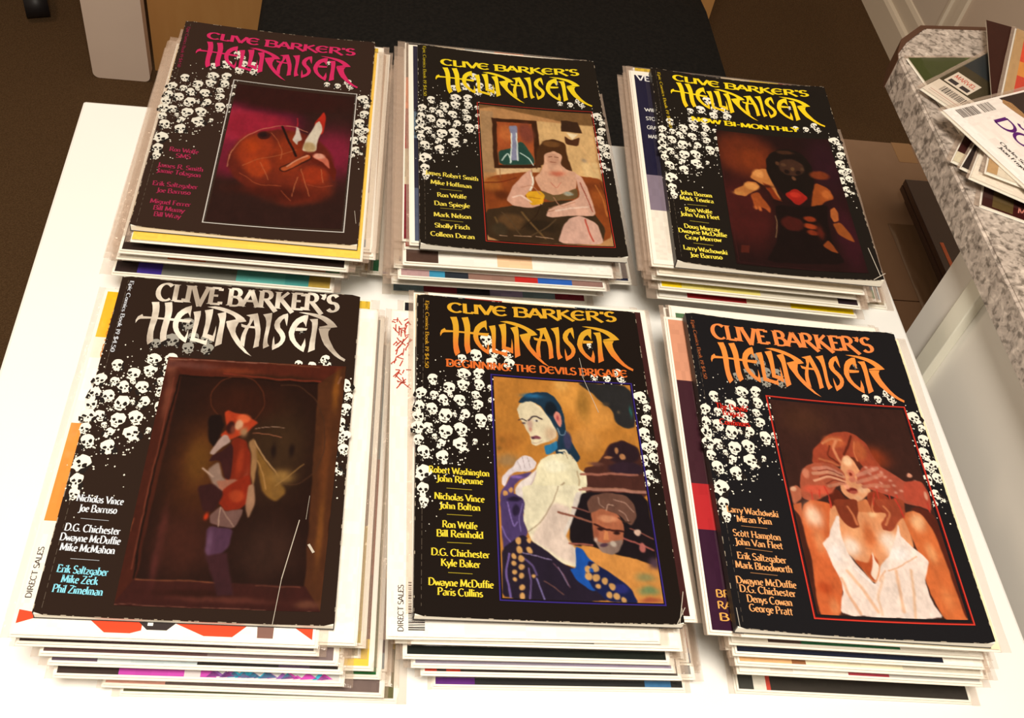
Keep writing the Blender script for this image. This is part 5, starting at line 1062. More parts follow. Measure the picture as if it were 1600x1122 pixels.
STACK[4] = [
 {'k':0,'c':[0.1645,-0.4387],'dy':0,'bands':[((0,24,0,40),'#f0b020'),((0,24,40,62),'#e8e0d0'),((0,24,62,118),'#f4f0e8'),((0,24,118,190),'#e08c38'),((0,24,190,262),'#f2ece2'),((24,170,225,262),'#f2ece2')],'border':1.5,'extra':'bottle','desc':'comic with red checked front edge'},
 {'k':1,'c':[0.187,-0.4357],'dy':0,'bands':[((0,170,0,262),'#f2ece2')],'border':0,'extra':None,'desc':'white-edged comic jutting out on the right'},
 {'k':4,'c':[0.1652,-0.438],'dy':0,'bands':[((0,50,225,261),'#3c2c2c'),((50,120,225,261),'#4c3c3c'),((120,170,225,261),'#6c5c5c')],'border':1.4,'extra':None,'desc':'dark-edged comic'},
 {'k':5,'c':[0.1926,-0.4312],'dy':0,'bands':[((146,170,0,120),'#40606c'),((146,170,120,180),'#303840'),((146,170,180,262),'#a8983c'),((0,140,225,261),'#4c4444'),((140,170,225,261),'#a8983c')],'border':1,'extra':None,'desc':'comic with yellow-green right edge'},
 {'k':7,'c':[0.1768,-0.4397],'dy':0,'bands':[((0,90,225,261),'#5c4444'),((90,170,225,261),'#786868')],'border':1.4,'extra':None,'desc':'comic with mauve-brown front edge'},
 {'k':10,'c':[0.18,-0.4411],'dy':0,'bands':[((0,30,225,261),'#5c4c5c'),((30,48,225,261),'#c8d0d4'),((48,80,225,261),'#b8c4c8'),((80,130,225,261),'#2c2828'),((130,150,225,261),'#4c3c50'),((150,170,225,261),'#2c2828')],'border':1.2,'extra':None,'desc':'comic with pale blue edge patch'},
 {'k':12,'c':[0.1985,-0.4361],'dy':0,'bands':[((146,170,0,110),'#4c747c'),((146,170,110,200),'#7c2c20'),((146,170,200,240),'#5c1c18'),((146,170,240,262),'#e0c048'),((0,170,225,261),'#2c2420')],'border':1,'extra':None,'desc':'comic with brown-red and yellow right edge'},
 {'k':14,'c':[0.1811,-0.4433],'dy':0,'bands':[((0,36,225,261),'#3c302c'),((36,78,225,261),'#b848a4'),((78,88,225,261),'#d0c8c8'),((88,98,225,261),'#b848a4'),((98,170,225,261),'#c8c8c8')],'border':1.4,'extra':'purple','desc':'comic with purple and cyan front edge'},
 {'k':17,'c':[0.204,-0.4349],'dy':0,'bands':[((146,170,0,262),'#2c6c38'),((0,170,225,261),'#a09c94')],'border':1.2,'extra':None,'desc':'comic with thin green right edge'},
 {'k':19,'c':[0.2077,-0.4432],'dy':-0.01,'bands':[((0,40,225,261),'#d89c8c'),((40,170,225,261),'#6c5c58')],'border':1.4,'extra':None,'desc':'comic with pink corner low down'},
 {'k':21,'c':[0.2108,-0.434],'dy':0,'bands':[((146,170,0,262),'#b8b0a4')],'border':2.5,'extra':None,'desc':None},
 {'k':22,'c':[0.2159,-0.4439],'dy':0,'bands':[((0,170,225,261),'#5c5a3c')],'border':1.2,'extra':None,'desc':None}]
STACK[5] = [
 {'k':0,'c':[0.3973,-0.4194],'dy':0,'bands':[((146,170,0,262),'#3a1c1c'),((0,110,225,261),'#3c2c20'),((110,124,225,261),'#2c9460'),((124,170,225,261),'#d87048')],'border':3.2,'extra':None,'desc':'white-bordered comic with red and green edge'},
 {'k':2,'c':[0.3718,-0.4324],'dy':0.012,'bands':[((0,24,0,80),'#f2ece2'),((0,170,80,262),'#f2ece2')],'border':0,'extra':'red','desc':'white comic with barcode and red script'},
 {'k':4,'c':[0.3888,-0.4331],'dy':0,'bands':[((0,24,225,261),'#e4c860'),((24,50,225,261),'#3c4058'),((50,78,225,261),'#c8cc90'),((78,110,225,261),'#2c2c30'),((110,170,225,261),'#f2ece2')],'border':1.2,'extra':None,'desc':'comic with yellow and blue front edge'},
 {'k':6,'c':[0.3796,-0.4297],'dy':0,'bands':[((0,170,0,262),'#f2ece2')],'border':0,'extra':None,'desc':None},
 {'k':9,'c':[0.385,-0.4352],'dy':0,'bands':[((0,170,225,261),'#1c201c'),((146,170,0,262),'#2c2c2c')],'border':1.4,'extra':None,'desc':'black-edged comic'},
 {'k':12,'c':[0.3909,-0.4366],'dy':0,'bands':[((0,90,225,261),'#8c8494'),((90,170,225,261),'#9488a0')],'border':1.2,'extra':None,'desc':'comic with lavender grey front edge'},
 {'k':15,'c':[0.3977,-0.4374],'dy':0,'bands':[((0,8,225,261),'#b83828'),((8,16,225,261),'#3c2828'),((16,24,225,261),'#b83828'),((24,120,225,261),'#3c3430'),((120,170,225,261),'#5c5450')],'border':1.2,'extra':None,'desc':'comic with red flecks on its edge'},
 {'k':18,'c':[0.4104,-0.433],'dy':0,'bands':[((0,170,225,261),'#8c8884')],'border':1.8,'extra':None,'desc':None},
 {'k':21,'c':[0.4064,-0.4376],'dy':0,'bands':[((0,28,225,261),'#5c2c78'),((28,140,225,261),'#2c2c2c'),((140,158,225,261),'#3c6c98'),((158,170,225,261),'#2c2c2c')],'border':1.2,'extra':None,'desc':None}]
STACK[6] = [
 {'k':0,'c':[0.5918,-0.4428],'dy':0,'bands':[((0,170,0,262),'#efe2bc')],'border':0,'extra':None,'desc':'cream comic directly under the orange-titled magazine'},
 {'k':1,'c':[0.5726,-0.4404],'dy':-0.004,'bands':[((0,24,0,60),'#c88c70'),((0,24,60,150),'#3c2028'),((0,24,150,190),'#a8282c'),((0,24,190,262),'#33182c'),((0,170,225,261),'#33182c')],'border':1.2,'extra':'bri','desc':'comic with dark purple left edge'},
 {'k':4,'c':[0.5864,-0.4331],'dy':0,'bands':[((0,24,0,120),'#f2ece2'),((0,24,120,180),'#c8a890'),((0,24,180,262),'#a84c24'),((24,170,225,262),'#f2ece2')],'border':1.5,'extra':None,'desc':None},
 {'k':6,'c':[0.5917,-0.4385],'dy':0,'bands':[((0,24,225,261),'#e8e0d0'),((24,48,225,261),'#54403c'),((48,115,225,261),'#2f6c48'),((115,170,225,261),'#f2ece2')],'border':1.2,'extra':None,'desc':'comic with green front edge'},
 {'k':9,'c':[0.5969,-0.4412],'dy':0,'bands':[((0,140,225,261),'#1c2030'),((140,170,225,261),'#f2ece2')],'border':1.2,'extra':None,'desc':'comic with navy front edge'},
 {'k':12,'c':[0.6015,-0.4432],'dy':0,'bands':[((0,40,225,261),'#d8a878'),((40,50,225,261),'#8c5c3c'),((50,110,225,261),'#e8dcc0'),((110,170,225,261),'#c8c0b0')],'border':1.2,'extra':None,'desc':'comic with orange and tan front edge'},
 {'k':15,'c':[0.6058,-0.4444],'dy':0,'bands':[((0,20,225,261),'#f2ece2'),((20,40,225,261),'#d8ccc0'),((40,70,225,261),'#f2ece2'),((70,100,225,261),'#a03c48'),((100,170,225,261),'#b8b4b0')],'border':1.2,'extra':None,'desc':'comic with red dash on its edge'},
 {'k':19,'c':[0.6215,-0.4336],'dy':0,'bands':[((0,170,225,261),'#78746c')],'border':1.4,'extra':None,'desc':None},
 {'k':25,'c':[0.6156,-0.4432],'dy':0,'bands':[((0,12,225,261),'#3c3c38'),((12,20,225,261),'#d8d4c8'),((20,24,225,261),'#b84438'),((24,170,225,261),'#34302c')],'border':1.2,'extra':None,'desc':None}]
STACK[1] = [
 {'k':0,'c':[0.1811,-0.1274],'dy':0,'bands':[((0,170,0,262),'#ecc050'),((150,170,0,262),'#d8a868')],'border':0,'extra':None,'desc':'yellow-bordered comic'},
 {'k':2,'c':[0.1911,-0.1182],'dy':0,'bands':[((146,170,0,262),'#b8a08c')],'border':2,'extra':None,'desc':None},
 {'k':4,'c':[0.1707,-0.127],'dy':0,'bands':[((0,170,225,261),'#2c201c')],'border':1.2,'extra':None,'desc':'black-edged comic'},
 {'k':7,'c':[0.1675,-0.124],'dy':0,'bands':[((0,36,225,261),'#f2ece2'),((36,66,225,261),'#d06430'),((66,130,225,261),'#d8b8a0'),((130,155,225,261),'#c88c60'),((155,170,225,261),'#4c7c48'),((146,170,0,262),'#4c7c48')],'border':1.2,'extra':None,'desc':'comic with orange and green front edge'},
 {'k':11,'c':[0.1835,-0.1012],'dy':0,'bands':[((0,40,225,261),'#e0d8c8'),((40,90,225,261),'#4c3c34'),((90,170,225,261),'#d8b8a0')],'border':1.2,'extra':None,'desc':None},
 {'k':14,'c':[0.16,-0.1195],'dy':0,'bands':[((0,18,225,261),'#2c2020'),((18,40,225,261),'#3c2c80'),((40,95,225,261),'#6c6c64'),((95,130,225,261),'#58a098'),((130,150,225,261),'#48908c'),((150,170,225,261),'#a88c40')],'border':1.2,'extra':None,'desc':'comic with purple and teal front edge'},
 {'k':18,'c':[0.1988,-0.0845],'dy':0,'bands':[((146,170,0,262),'#2c5c3c')],'border':1.6,'extra':None,'desc':None},
 {'k':23,'c':[0.2082,-0.0713],'dy':0,'bands':[((146,170,0,262),'#4838a0')],'border':1,'extra':None,'desc':None}]
STACK[2] = [
 {'k':0,'c':[0.384,-0.1033],'dy':0.002,'bands':[((0,24,0,95),'#2c2838'),((0,24,95,130),'#5c6c7c'),((0,24,130,200),'#2c2c3c'),((0,24,200,262),'#4c5468'),((0,85,225,261),'#3c3444'),((85,125,225,261),'#c04028'),((125,170,225,261),'#3c3040')],'border':3.2,'extra':None,'desc':'navy comic with white border'},
 {'k':3,'c':[0.3798,-0.1157],'dy':0,'bands':[((0,30,225,261),'#4c3830'),((30,70,225,261),'#f2ece2'),((70,100,225,261),'#f0c8a0'),((100,170,225,261),'#f2ece2')],'border':1.6,'extra':None,'desc':None},
 {'k':7,'c':[0.3768,-0.1183],'dy':0,'bands':[((0,24,225,261),'#b09090'),((24,34,225,261),'#3c8cb0'),((34,52,225,261),'#2c3038'),((52,95,225,261),'#8c6c60'),((95,108,225,261),'#b82c28'),((108,140,225,261),'#2c5cb0'),((140,170,225,261),'#8c6c64')],'border':1.4,'extra':None,'desc':'comic with pink and blue front edge'},
 {'k':11,'c':[0.3725,-0.1114],'dy':0,'bands':[((0,170,225,261),'#e0d4c4')],'border':1.6,'extra':None,'desc':None},
 {'k':15,'c':[0.409,-0.0836],'dy':0,'bands':[((0,80,225,261),'#3c3430'),((80,120,225,261),'#6c9c38'),((120,150,225,261),'#f0ece0'),((150,170,225,261),'#2c3048')],'border':1.2,'extra':None,'desc':'comic with green patch on its edge'},
 {'k':21,'c':[0.3734,-0.0919],'dy':0,'bands':[],'border':1.2,'extra':None,'desc':None}]
STACK[3] = [
 {'k':0,'c':[0.5812,-0.1372],'dy':0.004,'bands':[((0,24,0,150),'#1e1c34'),((0,24,150,200),'#7c7080'),((0,24,200,262),'#e0d8cc'),((24,170,0,20),'#3c3468'),((0,170,225,261),'#dcd4c4')],'border':4,'extra':'vert','desc':'white-bordered comic with navy left edge'},
 {'k':3,'c':[0.5887,-0.1374],'dy':0,'bands':[((0,170,0,262),'#e8dcc8')],'border':0,'extra':None,'desc':None},
 {'k':6,'c':[0.5877,-0.1329],'dy':0,'bands':[((0,30,225,261),'#d8ccb8'),((30,170,225,261),'#c8bca8')],'border':1.5,'extra':None,'desc':None},
 {'k':9,'c':[0.5955,-0.1343],'dy':0,'bands':[((0,18,225,261),'#e8c820'),((18,80,225,261),'#d8cc78'),((80,150,225,261),'#c8c0b0'),((150,170,225,261),'#2c2028')],'border':1.2,'extra':None,'desc':'comic with black right corner and yellow edge'},
 {'k':13,'c':[0.5983,-0.1317],'dy':0,'bands':[((0,24,225,261),'#f2ece2'),((24,70,225,261),'#b02c30'),((70,108,225,261),'#e8d8b8'),((108,170,225,261),'#f0d010')],'border':1.2,'extra':None,'desc':'comic with yellow and red front edge'},
 {'k':17,'c':[0.6188,-0.1079],'dy':0,'bands':[((0,85,225,261),'#3c3830'),((85,150,225,261),'#f2ece2'),((150,170,225,261),'#2c2830')],'border':1.2,'extra':None,'desc':None},
 {'k':28,'c':[0.6672,-0.0701],'dy':0,'bands':[],'border':2,'extra':None,'desc':None}]
ARTG = {1: .86, 2: .80, 3: .92, 4: .60, 5: .80, 6: .84}
SKW = (.90, .88, .78, 1)
def skull(pr, u, v, s, rnd, gain=1.0):
    s *= 1.0; a = rnd.uniform(-.6, .6); fl = rnd.choice((-1, 1)); ca, sa = math.cos(a), math.sin(a); q = rnd.uniform(.85, 1.12)
    tf = lambda x_, y_: (u + s * (fl * x_ * ca * q - y_ * sa), v + s * (fl * x_ * sa * q + y_ * ca))
    j = lambda p, d: tf(p[0] + rnd.uniform(-d, d), p[1] + rnd.uniform(-d, d))
    c = tuple(t * gain for t in SKW[:3]) + (1,); k = (.012, .009, .008, 1)
    out = [(-3.6, -.2), (-3.9, -1.8), (-3.4, -3.4), (-2.2, -4.5), (-.6, -5.0), (1.2, -4.9), (2.8, -4.2), (3.8, -2.9), (4.2, -1.2), (4.0, .6), (3.4, 1.4), (3.5, 2.6), (2.4, 2.8), (2.2, 4.2), (.9, 4.9), (-.4, 4.5), (-1.2, 5.0), (-2.0, 3.8), (-1.8, 2.6), (-2.9, 2.0), (-3.0, .9)]
    pr.poly([j(p, .42) for p in out], c, .08)
    hole = lambda pts, d=.4: pr.poly([j(p, d) for p in pts], k, .13)
    hole([(-2.9, -.5), (-1.9, -1.3), (-.9, -.9), (-.7, .3), (-1.3, 1.2), (-2.4, 1.2), (-3.1, .4)])
    hole([(.9, -.4), (1.8, -1.0), (2.8, -.7), (3.2, .3), (2.6, 1.0), (1.5, 1.2), (.8, .6)])
    hole([(-.2, .8), (.4, 1.3), (.5, 2.3), (-.5, 2.4), (-.5, 1.4)], .25)
    t = rnd.random()
    if t < .5: hole([(-1.9, 3.1), (-.6, 2.8), (1.0, 3.0), (1.7, 3.3), (.6, 3.6), (-1.0, 3.5)], .3)
    if t > .3: hole([(-4.8, 1.0), (-2.9, 1.2), (-1.9, 2.6), (-1.9, 4.0), (-2.6, 5.6), (-4.8, 4.6)], .5)
    if t > .6: hole([(4.8, .6), (3.0, 1.4), (1.8, 1.8), (2.1, 3.2), (2.6, 5.4), (4.8, 4.0)], .5)
    if .4 < t < .75: hole([(-4.2, -3.4), (-3.4, -2.0), (-3.1, .2), (-4.4, .8)], .4)
    for _ in range(rnd.randint(3, 6)):
        x_, y_ = rnd.choice(((rnd.uniform(-4, -1), rnd.uniform(2, 6)), (rnd.uniform(1, 5), rnd.uniform(2, 6)), (rnd.uniform(-5, 5), rnd.uniform(4.5, 6.5)))); r_ = rnd.uniform(.2, .75)
        pr.poly([tf(x_ - r_, y_ + rnd.uniform(-.2, .2)), tf(x_, y_ - r_ * rnd.uniform(.5, 1.5)), tf(x_ + r_, y_), tf(x_ + .1, y_ + r_ * rnd.uniform(.5, 1.6))], c, .15)
WHERE = {1: 'back left', 2: 'back middle', 3: 'back right', 4: 'front left', 5: 'front middle', 6: 'front right'}
TOPLAB = {1: 'magazine with magenta title and candle picture, top of the back left stack',
 2: 'magazine with yellow title and seated woman picture, top of the back middle stack',
 3: 'magazine with yellow title and dark muscular figure, top of the back right stack',
 4: 'magazine with silver foil title and dark framed painting, top of the front left stack',
 5: 'magazine with gold title and blue-haired woman picture, top of the front middle stack',
 6: 'magazine with orange title and red-haired woman picture, top of the front right stack'}
BLACK = {1: (.026, .013, .009, 1), 2: (.010, .007, .005, 1), 3: (.008, .006, .005, 1), 4: (.018, .009, .006, 1), 5: (.008, .005, .004, 1), 6: (.006, .006, .008, 1)}  # back left and front left browned: warm reflected haze painted into the black
def lerp(a, b, t): return tuple(a[k] + (b[k] - a[k]) * t for k in range(4))
TT = .0036
def block(name, m, parent, u0, u1, v0, v1, top, bot, sag, n=20, bulge=0, rnd=None):
    """sheet stack with a bowed top and flat bottom"""
    vs = []; fs = []
    for j, v in enumerate((v0, v1)):
        for i in range(n + 1):
            u = u0 + (u1 - u0) * i / n; zt = top - sag * (1 - (2 * u / W - 1) ** 2)
            vs += [((u - W / 2) / 1000, (H / 2 - v) / 1000, zt), ((u - W / 2) / 1000, (H / 2 - v) / 1000, bot)]
    o = 2 * (n + 1)
    for i in range(n):
        a = 2 * i; fs += [(a, a + o, a + o + 2, a + 2), (a + 1, a + 3, a + o + 3, a + o + 1), (a, a + 2, a + 3, a + 1), (a + o, a + o + 1, a + o + 3, a + o + 2)]
    fs += [(0, 1, o + 1, o), (2 * n, 2 * n + o, 2 * n + o + 1, 2 * n + 1)]
    me = bpy.data.meshes.new(name); me.from_pydata(vs, [], fs); bm = bmesh.new(); bm.from_mesh(me); bmesh.ops.recalc_face_normals(bm, faces=bm.faces[:]); bm.to_mesh(me); bm.free()
    return link(name, me, m, parent)
def top_comic(i):
    D = TOPS[i]; px_, py_, pz, a, rx, ry = D['pose']; sag = D['sag']
    R = Matrix.Rotation(a, 3, 'Z') @ Matrix.Rotation(rx, 3, 'X') @ Matrix.Rotation(ry, 3, 'Y')
    base = Vector((px_, py_, pz)) + R @ Vector((0, 0, -(TT + sag)))
    t = thing('comic_magazine', TOPLAB[i], 'comic', base, R.to_euler()); z = TT + sag
    g = GAIN[i]; gl = sum(g) / 3
    col = lambda h: tuple(min(.95, c * k) for c, k in zip(hx(h)[:3], g)) + (1,)
    block('pages', M_page, t, .8, W - .5, .6, H - .5, z - .0003, .0002, sag)
    # cover sheet with slightly rounded corners, worn pale at the rim
    cv = Print(); K = BLACK[i]; n = 28
    for k in range(n):
        u0, u1 = W * k / n, W * (k + 1) / n; e0 = 1.6 if k == 0 else 0; e1 = 1.6 if k == n - 1 else 0
        cv.poly([(u0, e0), (u1, e1), (u1, H - e1), (u0, H - e0)], K, 0)
    wear = (.34, .29, .22, 1); rnd = random.Random(i)
    for k in range(60):
        u = rnd.uniform(2, W - 2); l = rnd.uniform(.6, 3); vv = rnd.choice((.25, H - .25)); cv.bar((u, vv), (u + l, vv), rnd.uniform(.2, .5), wear, .05)
    for k in range(50):
        v = rnd.uniform(3, H - 3); l = rnd.uniform(.6, 4); uu = rnd.choice((.25, W - .25)); cv.bar((uu, v), (uu, min(H, v + l)), rnd.uniform(.2, .5), wear, .05)
    # spine crease, corner creases
    for k in range(46):
        v = 4 + 5.5 * k; cv.bar((4.6, v), (4.6, v + rnd.uniform(2, 5)), .25, (.10, .08, .06, 1), .05)
    for a_, b_, w in CREASE.get(i, []): cv.bar(a_, b_, w, (.42, .38, .32, 1), .45, 6)
    cv.build('front_cover', M_print, t, sag, z=z)
    block('cover_back', mat('black_card', (.02, .014, .012), .5), t, 0, W, 0, H, .0002, 0, 0, 4)
    block('spine', mat('black_card'), t, 0, .8, 1, H - 1, z - .0001, .0002, sag, 2)
    # skulls
    sk = Print(); rnd = random.Random(77); gg = gl * SKG[i]
    for r in SKULLS:
        s = (r[2] if len(r) > 2 else 1); top = r[1] < 62
        skull(sk, r[0], r[1], s, rnd, gg * (.35 if top and i in (4, 6) else 1))
    for k in range(330):
        u = abs(rnd.gauss(22, 20)); v = rnd.gauss(122, 34)
        if u > 55 or v < 56 or v > 205 or (v > 150 and u > 14 + rnd.random() * 25): continue
        s = rnd.uniform(.15, .75); sk.poly([(u - s, v), (u, v - s * rnd.uniform(.6, 1.6)), (u + s, v), (u, v + s * rnd.uniform(.6, 1.6))], tuple(c * gg for c in SKW[:3]) + (1,), .10)
    for k in range(70):
        u = rnd.gauss(160, 5); v = rnd.gauss(115, 30)
        if 152 < u < 167.5 and 62 < v < 190: s = rnd.uniform(.2, .8); sk.poly([(u - s, v), (u, v - s * 1.3), (u + s, v), (u, v + s)], tuple(c * gg for c in SKW[:3]) + (1,), .10)
    sk.build('skull_pattern', M_print, t, sag, z=z)['kind'] = 'stuff'
    # picture
    art_panel(D['quad'], D['fill'], D['ops'], t, sag, i, g, z)
    if D['frame']:
        q, w, c, c2 = D['frame']; fr = Print()
        for k in range(4):
            a_, b_ = np.array(q[k]), np.array(q[(k + 1) % 4]); d = (b_ - a_) / np.hypot(*(b_ - a_)); nn = np.array([-d[1], d[0]])
            fr.bar(a_ + nn * w / 2, b_ + nn * w / 2, w, col(c), .26, 14); fr.bar(a_ + nn * (w * .80) + d * w * .8, b_ + nn * (w * .80) - d * w * .8, w * .34, col(c2), .30, 14)
        fr.build('picture_border', M_print, t, sag, z=z)
    # lettering
    c1, c2 = D['logo']; ys = [D['la'][3] + D['la'][4] * p[0] + D['la'][5] * p[1] for pl in LOGO for p in pl]; y0, y1 = min(ys), max(ys)
    lg = Print(); foil = c1 == 'foil'
    if not foil: ca, cb_ = col(c1), col(c2)
    LA = D['la']
    for pl in [[(LA[0] + LA[1] * p[0] + LA[2] * p[1], LA[3] + LA[4] * p[0] + LA[5] * p[1]) for p in pl_] for pl_ in LOGO]: lg.poly(pl, (1, 1, 1, 1) if foil else (lambda u, v: lerp(ca, cb_, min(1, max(0, (v - y0 - 12) / (y1 - y0 - 24))))), .36)
    lg.build('title_lettering', M_foil if foil else M_print, t, sag, not foil, z=z)
    for s, st, c, cap, a_, b_ in D['head']:
        pr = Print(); text(pr, s, a_, b_, cap, st, (1, 1, 1, 1) if c == 'foil' else col(c)); pr.build('headline', M_foil if c == 'foil' else M_print, t, sag, c != 'foil', z=z)
    pr = Print()
    for c, rows in D['cred']:
        for a_, b_, s in rows:
            if s == '_': pr.bar(a_, b_, .35, tuple(v * .55 for v in col(c)[:3]) + (1,), .3)
            else: text(pr, s, a_, b_, 4.9, 'c', col(c))
    c, a_, b_ = D['spine']; text(pr, 'Epic Comics Book 19 $4.50', a_, b_, 2.6, 'c', tuple(v * .8 for v in col(c)[:3]) + (1,))
    pr.build('name_credits', M_print, t, sag, z=z)
    return base, R

# ------------------------------------------------------------------ bagged comics
PAL = ['#2a2420', '#3c2c3c', '#8a2a24', '#c8a838', '#2c4a6c', '#6a7c84', '#b8a890', '#4a6a4c', '#c86a3c', '#1c1a20', '#8c7c9c', '#d8c8a8', '#385060', '#701c28']
def sheet_grid(bands, seed, border):
    """cover sheet: fine cells along the rims, coarse inside, coloured from bands"""
    rnd = random.Random(seed)
    us = [0, 1.4, 3] + [3 + 3.0 * k for k in range(1, 9)] + [27 + 9.5 * k for k in range(1, 13)] + [141 + 3.0 * k for k in range(1, 9)] + [W - 1.4, W]
    vs = [0, 1.4] + [1.4 + 5 * k for k in range(1, 4)] + [16.4 + 9 * k for k in range(1, 22)] + [205.4 + 5 * k for k in range(1, 7)] + [235.4 + 2.8 * k for k in range(1, 9)] + [H - 1.4, H]
    base = [hx(rnd.choice(PAL)) for _ in range(12)]
    def blot(u, v):
        k = int(u // 28 + rnd.random() * .4) * 3 + int(v // 50 + rnd.random() * .4); c = base[(k * 7 + seed) % 12]
        f = rnd.uniform(.75, 1.15); return tuple(min(.9, t * f) for t in c[:3]) + (1,)
    def colour(u, v):
        if border and (u < border or v < border or u > W - border or v > H - border): return hx('#f2ece0', .95)
        for (a, b, c, d), h in bands:
            if a <= u < b and c <= v < d: f = rnd.uniform(.93, 1.05); return tuple(min(.92, t * f) for t in hx(h)[:3]) + (1,)
        return blot(u, v)
    V = [((u - W / 2) / 1000, (H / 2 - v) / 1000, .00292) for v in vs for u in us]; n = len(us); F = []; Cc = []
    for j in range(len(vs) - 1):
        for i in range(n - 1):
            a = j * n + i; F.append((a, a + n, a + n + 1, a + 1)); Cc += [colour((us[i] + us[i + 1]) / 2, (vs[j] + vs[j + 1]) / 2)] * 4
    me = bpy.data.meshes.new('cover'); me.from_pydata(V, [], F); at = me.color_attributes.new('Col', 'FLOAT_COLOR', 'CORNER'); at.data.foreach_set('color', np.array(Cc, np.float32).ravel())
    me.materials.append(M_print); return me
def bag_mesh(seed, wide=0):
    rnd = random.Random(seed); nx, ny = 16, 22; x0, x1, y0, y1 = -W / 2 - rnd.uniform(3, 6) - wide, W / 2 + rnd.uniform(4, 8), -H / 2 - rnd.uniform(1.2, 2.4), H / 2 + rnd.uniform(2.5, 5)
    xs = [x0, x0 + 1.5, -W / 2 - .8] + [(-W / 2 + W * k / 10) for k in range(1, 10)] + [W / 2 + .8, x1 - 1.5, x1]
    ys = [y0, -H / 2 - .6] + [(-H / 2 + H * k / 18) for k in range(1, 18)] + [H / 2 + .8, y1 - 1.2, y1]
    V = []; F = []; n = len(xs)
    for s in (0, 1):
        for j, y in enumerate(ys):
            for i, x_ in enumerate(xs):
                e = min(1, max(0, min((x_ - x0) / (4.5 + wide), (x1 - x_) / 4.5))) * min(1, max(0, min(y - y0, y1 - y) / 3)) if True else 1
                mid = 1.5 + (rnd.uniform(-.75, .75) if i in (0, 1, n - 1, n - 2) else rnd.uniform(-.1, .1)); zz = mid * (1 - e) + e * (3.08 if s else .05)
                if 0 < e: zz += (-.25 if s else .15) * (1 - e)
                V.append((x_ / 1000, y / 1000, zz / 1000))
    m_ = n * len(ys)
    for j in range(len(ys) - 1):
        for i in range(n - 1):
            a = j * n + i; F += [(a, a + 1, a + n + 1, a + n), (a + m_, a + m_ + n, a + m_ + n + 1, a + m_ + 1)]
    me = bpy.data.meshes.new('plastic_bag'); me.from_pydata(V, [], F); me.materials.append(M_bag); me.materials.append(M_rim)
    for k, p in enumerate(me.polygons):
        p.use_smooth = True; i = (k // 2) % (n - 1); j = (k // 2) // (n - 1)
        if i < 2 or i > n - 4: p.material_index = 1
    return me
BAGS = [bag_mesh(k) for k in range(7)] + [bag_mesh(20 + k, 4.5) for k in range(5)]
PAGES = box_mesh('pages', -W / 2000 + .0004, W / 2000 - .0006, -H / 2000 + .0004, H / 2000 - .0005, .00095, .00288); PAGES.materials.append(M_page)
BOARD = box_mesh('backing_board', -W / 2000 - .0012, W / 2000 + .002, -H / 2000 - .0008, H / 2000 + .003, .0003, .00092); BOARD.materials.append(M_board)
CS = {}
def bagged(loc, rot, bands, border, seed, label, group, extra=None, bag=True, name='bagged_comic', board=True, wide=False):
    t = thing(name, label, 'comic', loc, rot, group)
    if board: link('backing_board', BOARD, None, t)
    link('pages', PAGES, None, t)
    link('cover', sheet_grid(bands, seed, border), None, t)
    if extra: extra(t)
    if bag: link('plastic_bag', BAGS[7 + seed % 5] if wide else BAGS[seed % 7], None, t)
    return t
ORD = ['', 'first', 'second', 'third', 'fourth', 'fifth', 'sixth', 'seventh', 'eighth', 'ninth', 'tenth', 'eleventh', 'twelfth', 'thirteenth', 'fourteenth', 'fifteenth', 'sixteenth', 'seventeenth', 'eighteenth', 'nineteenth', 'twentieth'] + ['twenty-' + s for s in ('first', 'second', 'third', 'fourth', 'fifth', 'sixth', 'seventh', 'eighth', 'ninth')] + ['thirtieth']
PITCH = .00325
def words(k): return ORD[k]
def stack(i, base, R):
    a = TOPS[i]['pose'][3]; htop = base.z - .0003; N = int(htop / PITCH); pitch = htop / N; keys = STACK[i]
    e = R.to_euler(); kx, ky = e.x, e.y
    def find(f):
        return f
    ks = sorted(keys, key=lambda r: r['k'])
    rnd = random.Random(100 + i)
    for k in range(N):
        z0 = htop - (k + 1) * pitch; f = max(0, (z0 + pitch) / htop)
        key = next((r for r in ks if r['k'] == k), None)
        if key: cx, cy, dy = key['c'][0], key['c'][1], key['dy']; bands, border, extra, desc = key['bands'], key['border'], key.get('extra'), key.get('desc')
        else:
            lo = [r for r in ks if r['k'] < k]; hi = [r for r in ks if r['k'] > k]
            A_ = lo[-1]['c'] if lo else (base.x, base.y); B_ = hi[0]['c'] if hi else A_; ka = lo[-1]['k'] if lo else -1; kb = hi[0]['k'] if hi else N
            t = (k - ka) / (kb - ka); cx = A_[0] + (B_[0] - A_[0]) * t + rnd.uniform(-.004, .004); cy = A_[1] + (B_[1] - A_[1]) * t + rnd.uniform(.007, .013)
            dy = rnd.uniform(-.012, .012); bands = []; border = rnd.choice((0, 0, 2.8, 4.2)); extra = None; desc = None
        tilt = Matrix.Rotation(a + dy, 3, 'Z') @ Matrix.Rotation(kx * f, 3, 'X') @ Matrix.Rotation(ky * f, 3, 'Y')
        o = words(k + 2) if k + 2 < len(ORD) else 'last'
        lab = (desc + ', ' if desc else 'bagged comic, ') + o + ' from top of the ' + WHERE[i] + ' stack'
        if k == N - 1: lab = 'bagged comic at the very bottom of the ' + WHERE[i] + ' stack, on the table'
        nn = tilt @ Vector((0, 0, 1)); zz = z0 - (nn.x * (cx - base.x) + nn.y * (cy - base.y)) / nn.z
        bagged((cx, cy, max(zz, 0)), tilt.to_euler(), bands, border, i * 40 + k, lab, 'bagged comics in the ' + WHERE[i] + ' stack', (lambda t_, ex=extra: EXTRA[ex](t_)) if extra else None, wide=(i <= 3 and k > 0))
def bt(t, fn):
    p = Print(); fn(p); p.build('printed_marks', M_print, t, 0, z=.00294)['kind'] = 'stuff'
INK = (.04, .03, .03, 1)
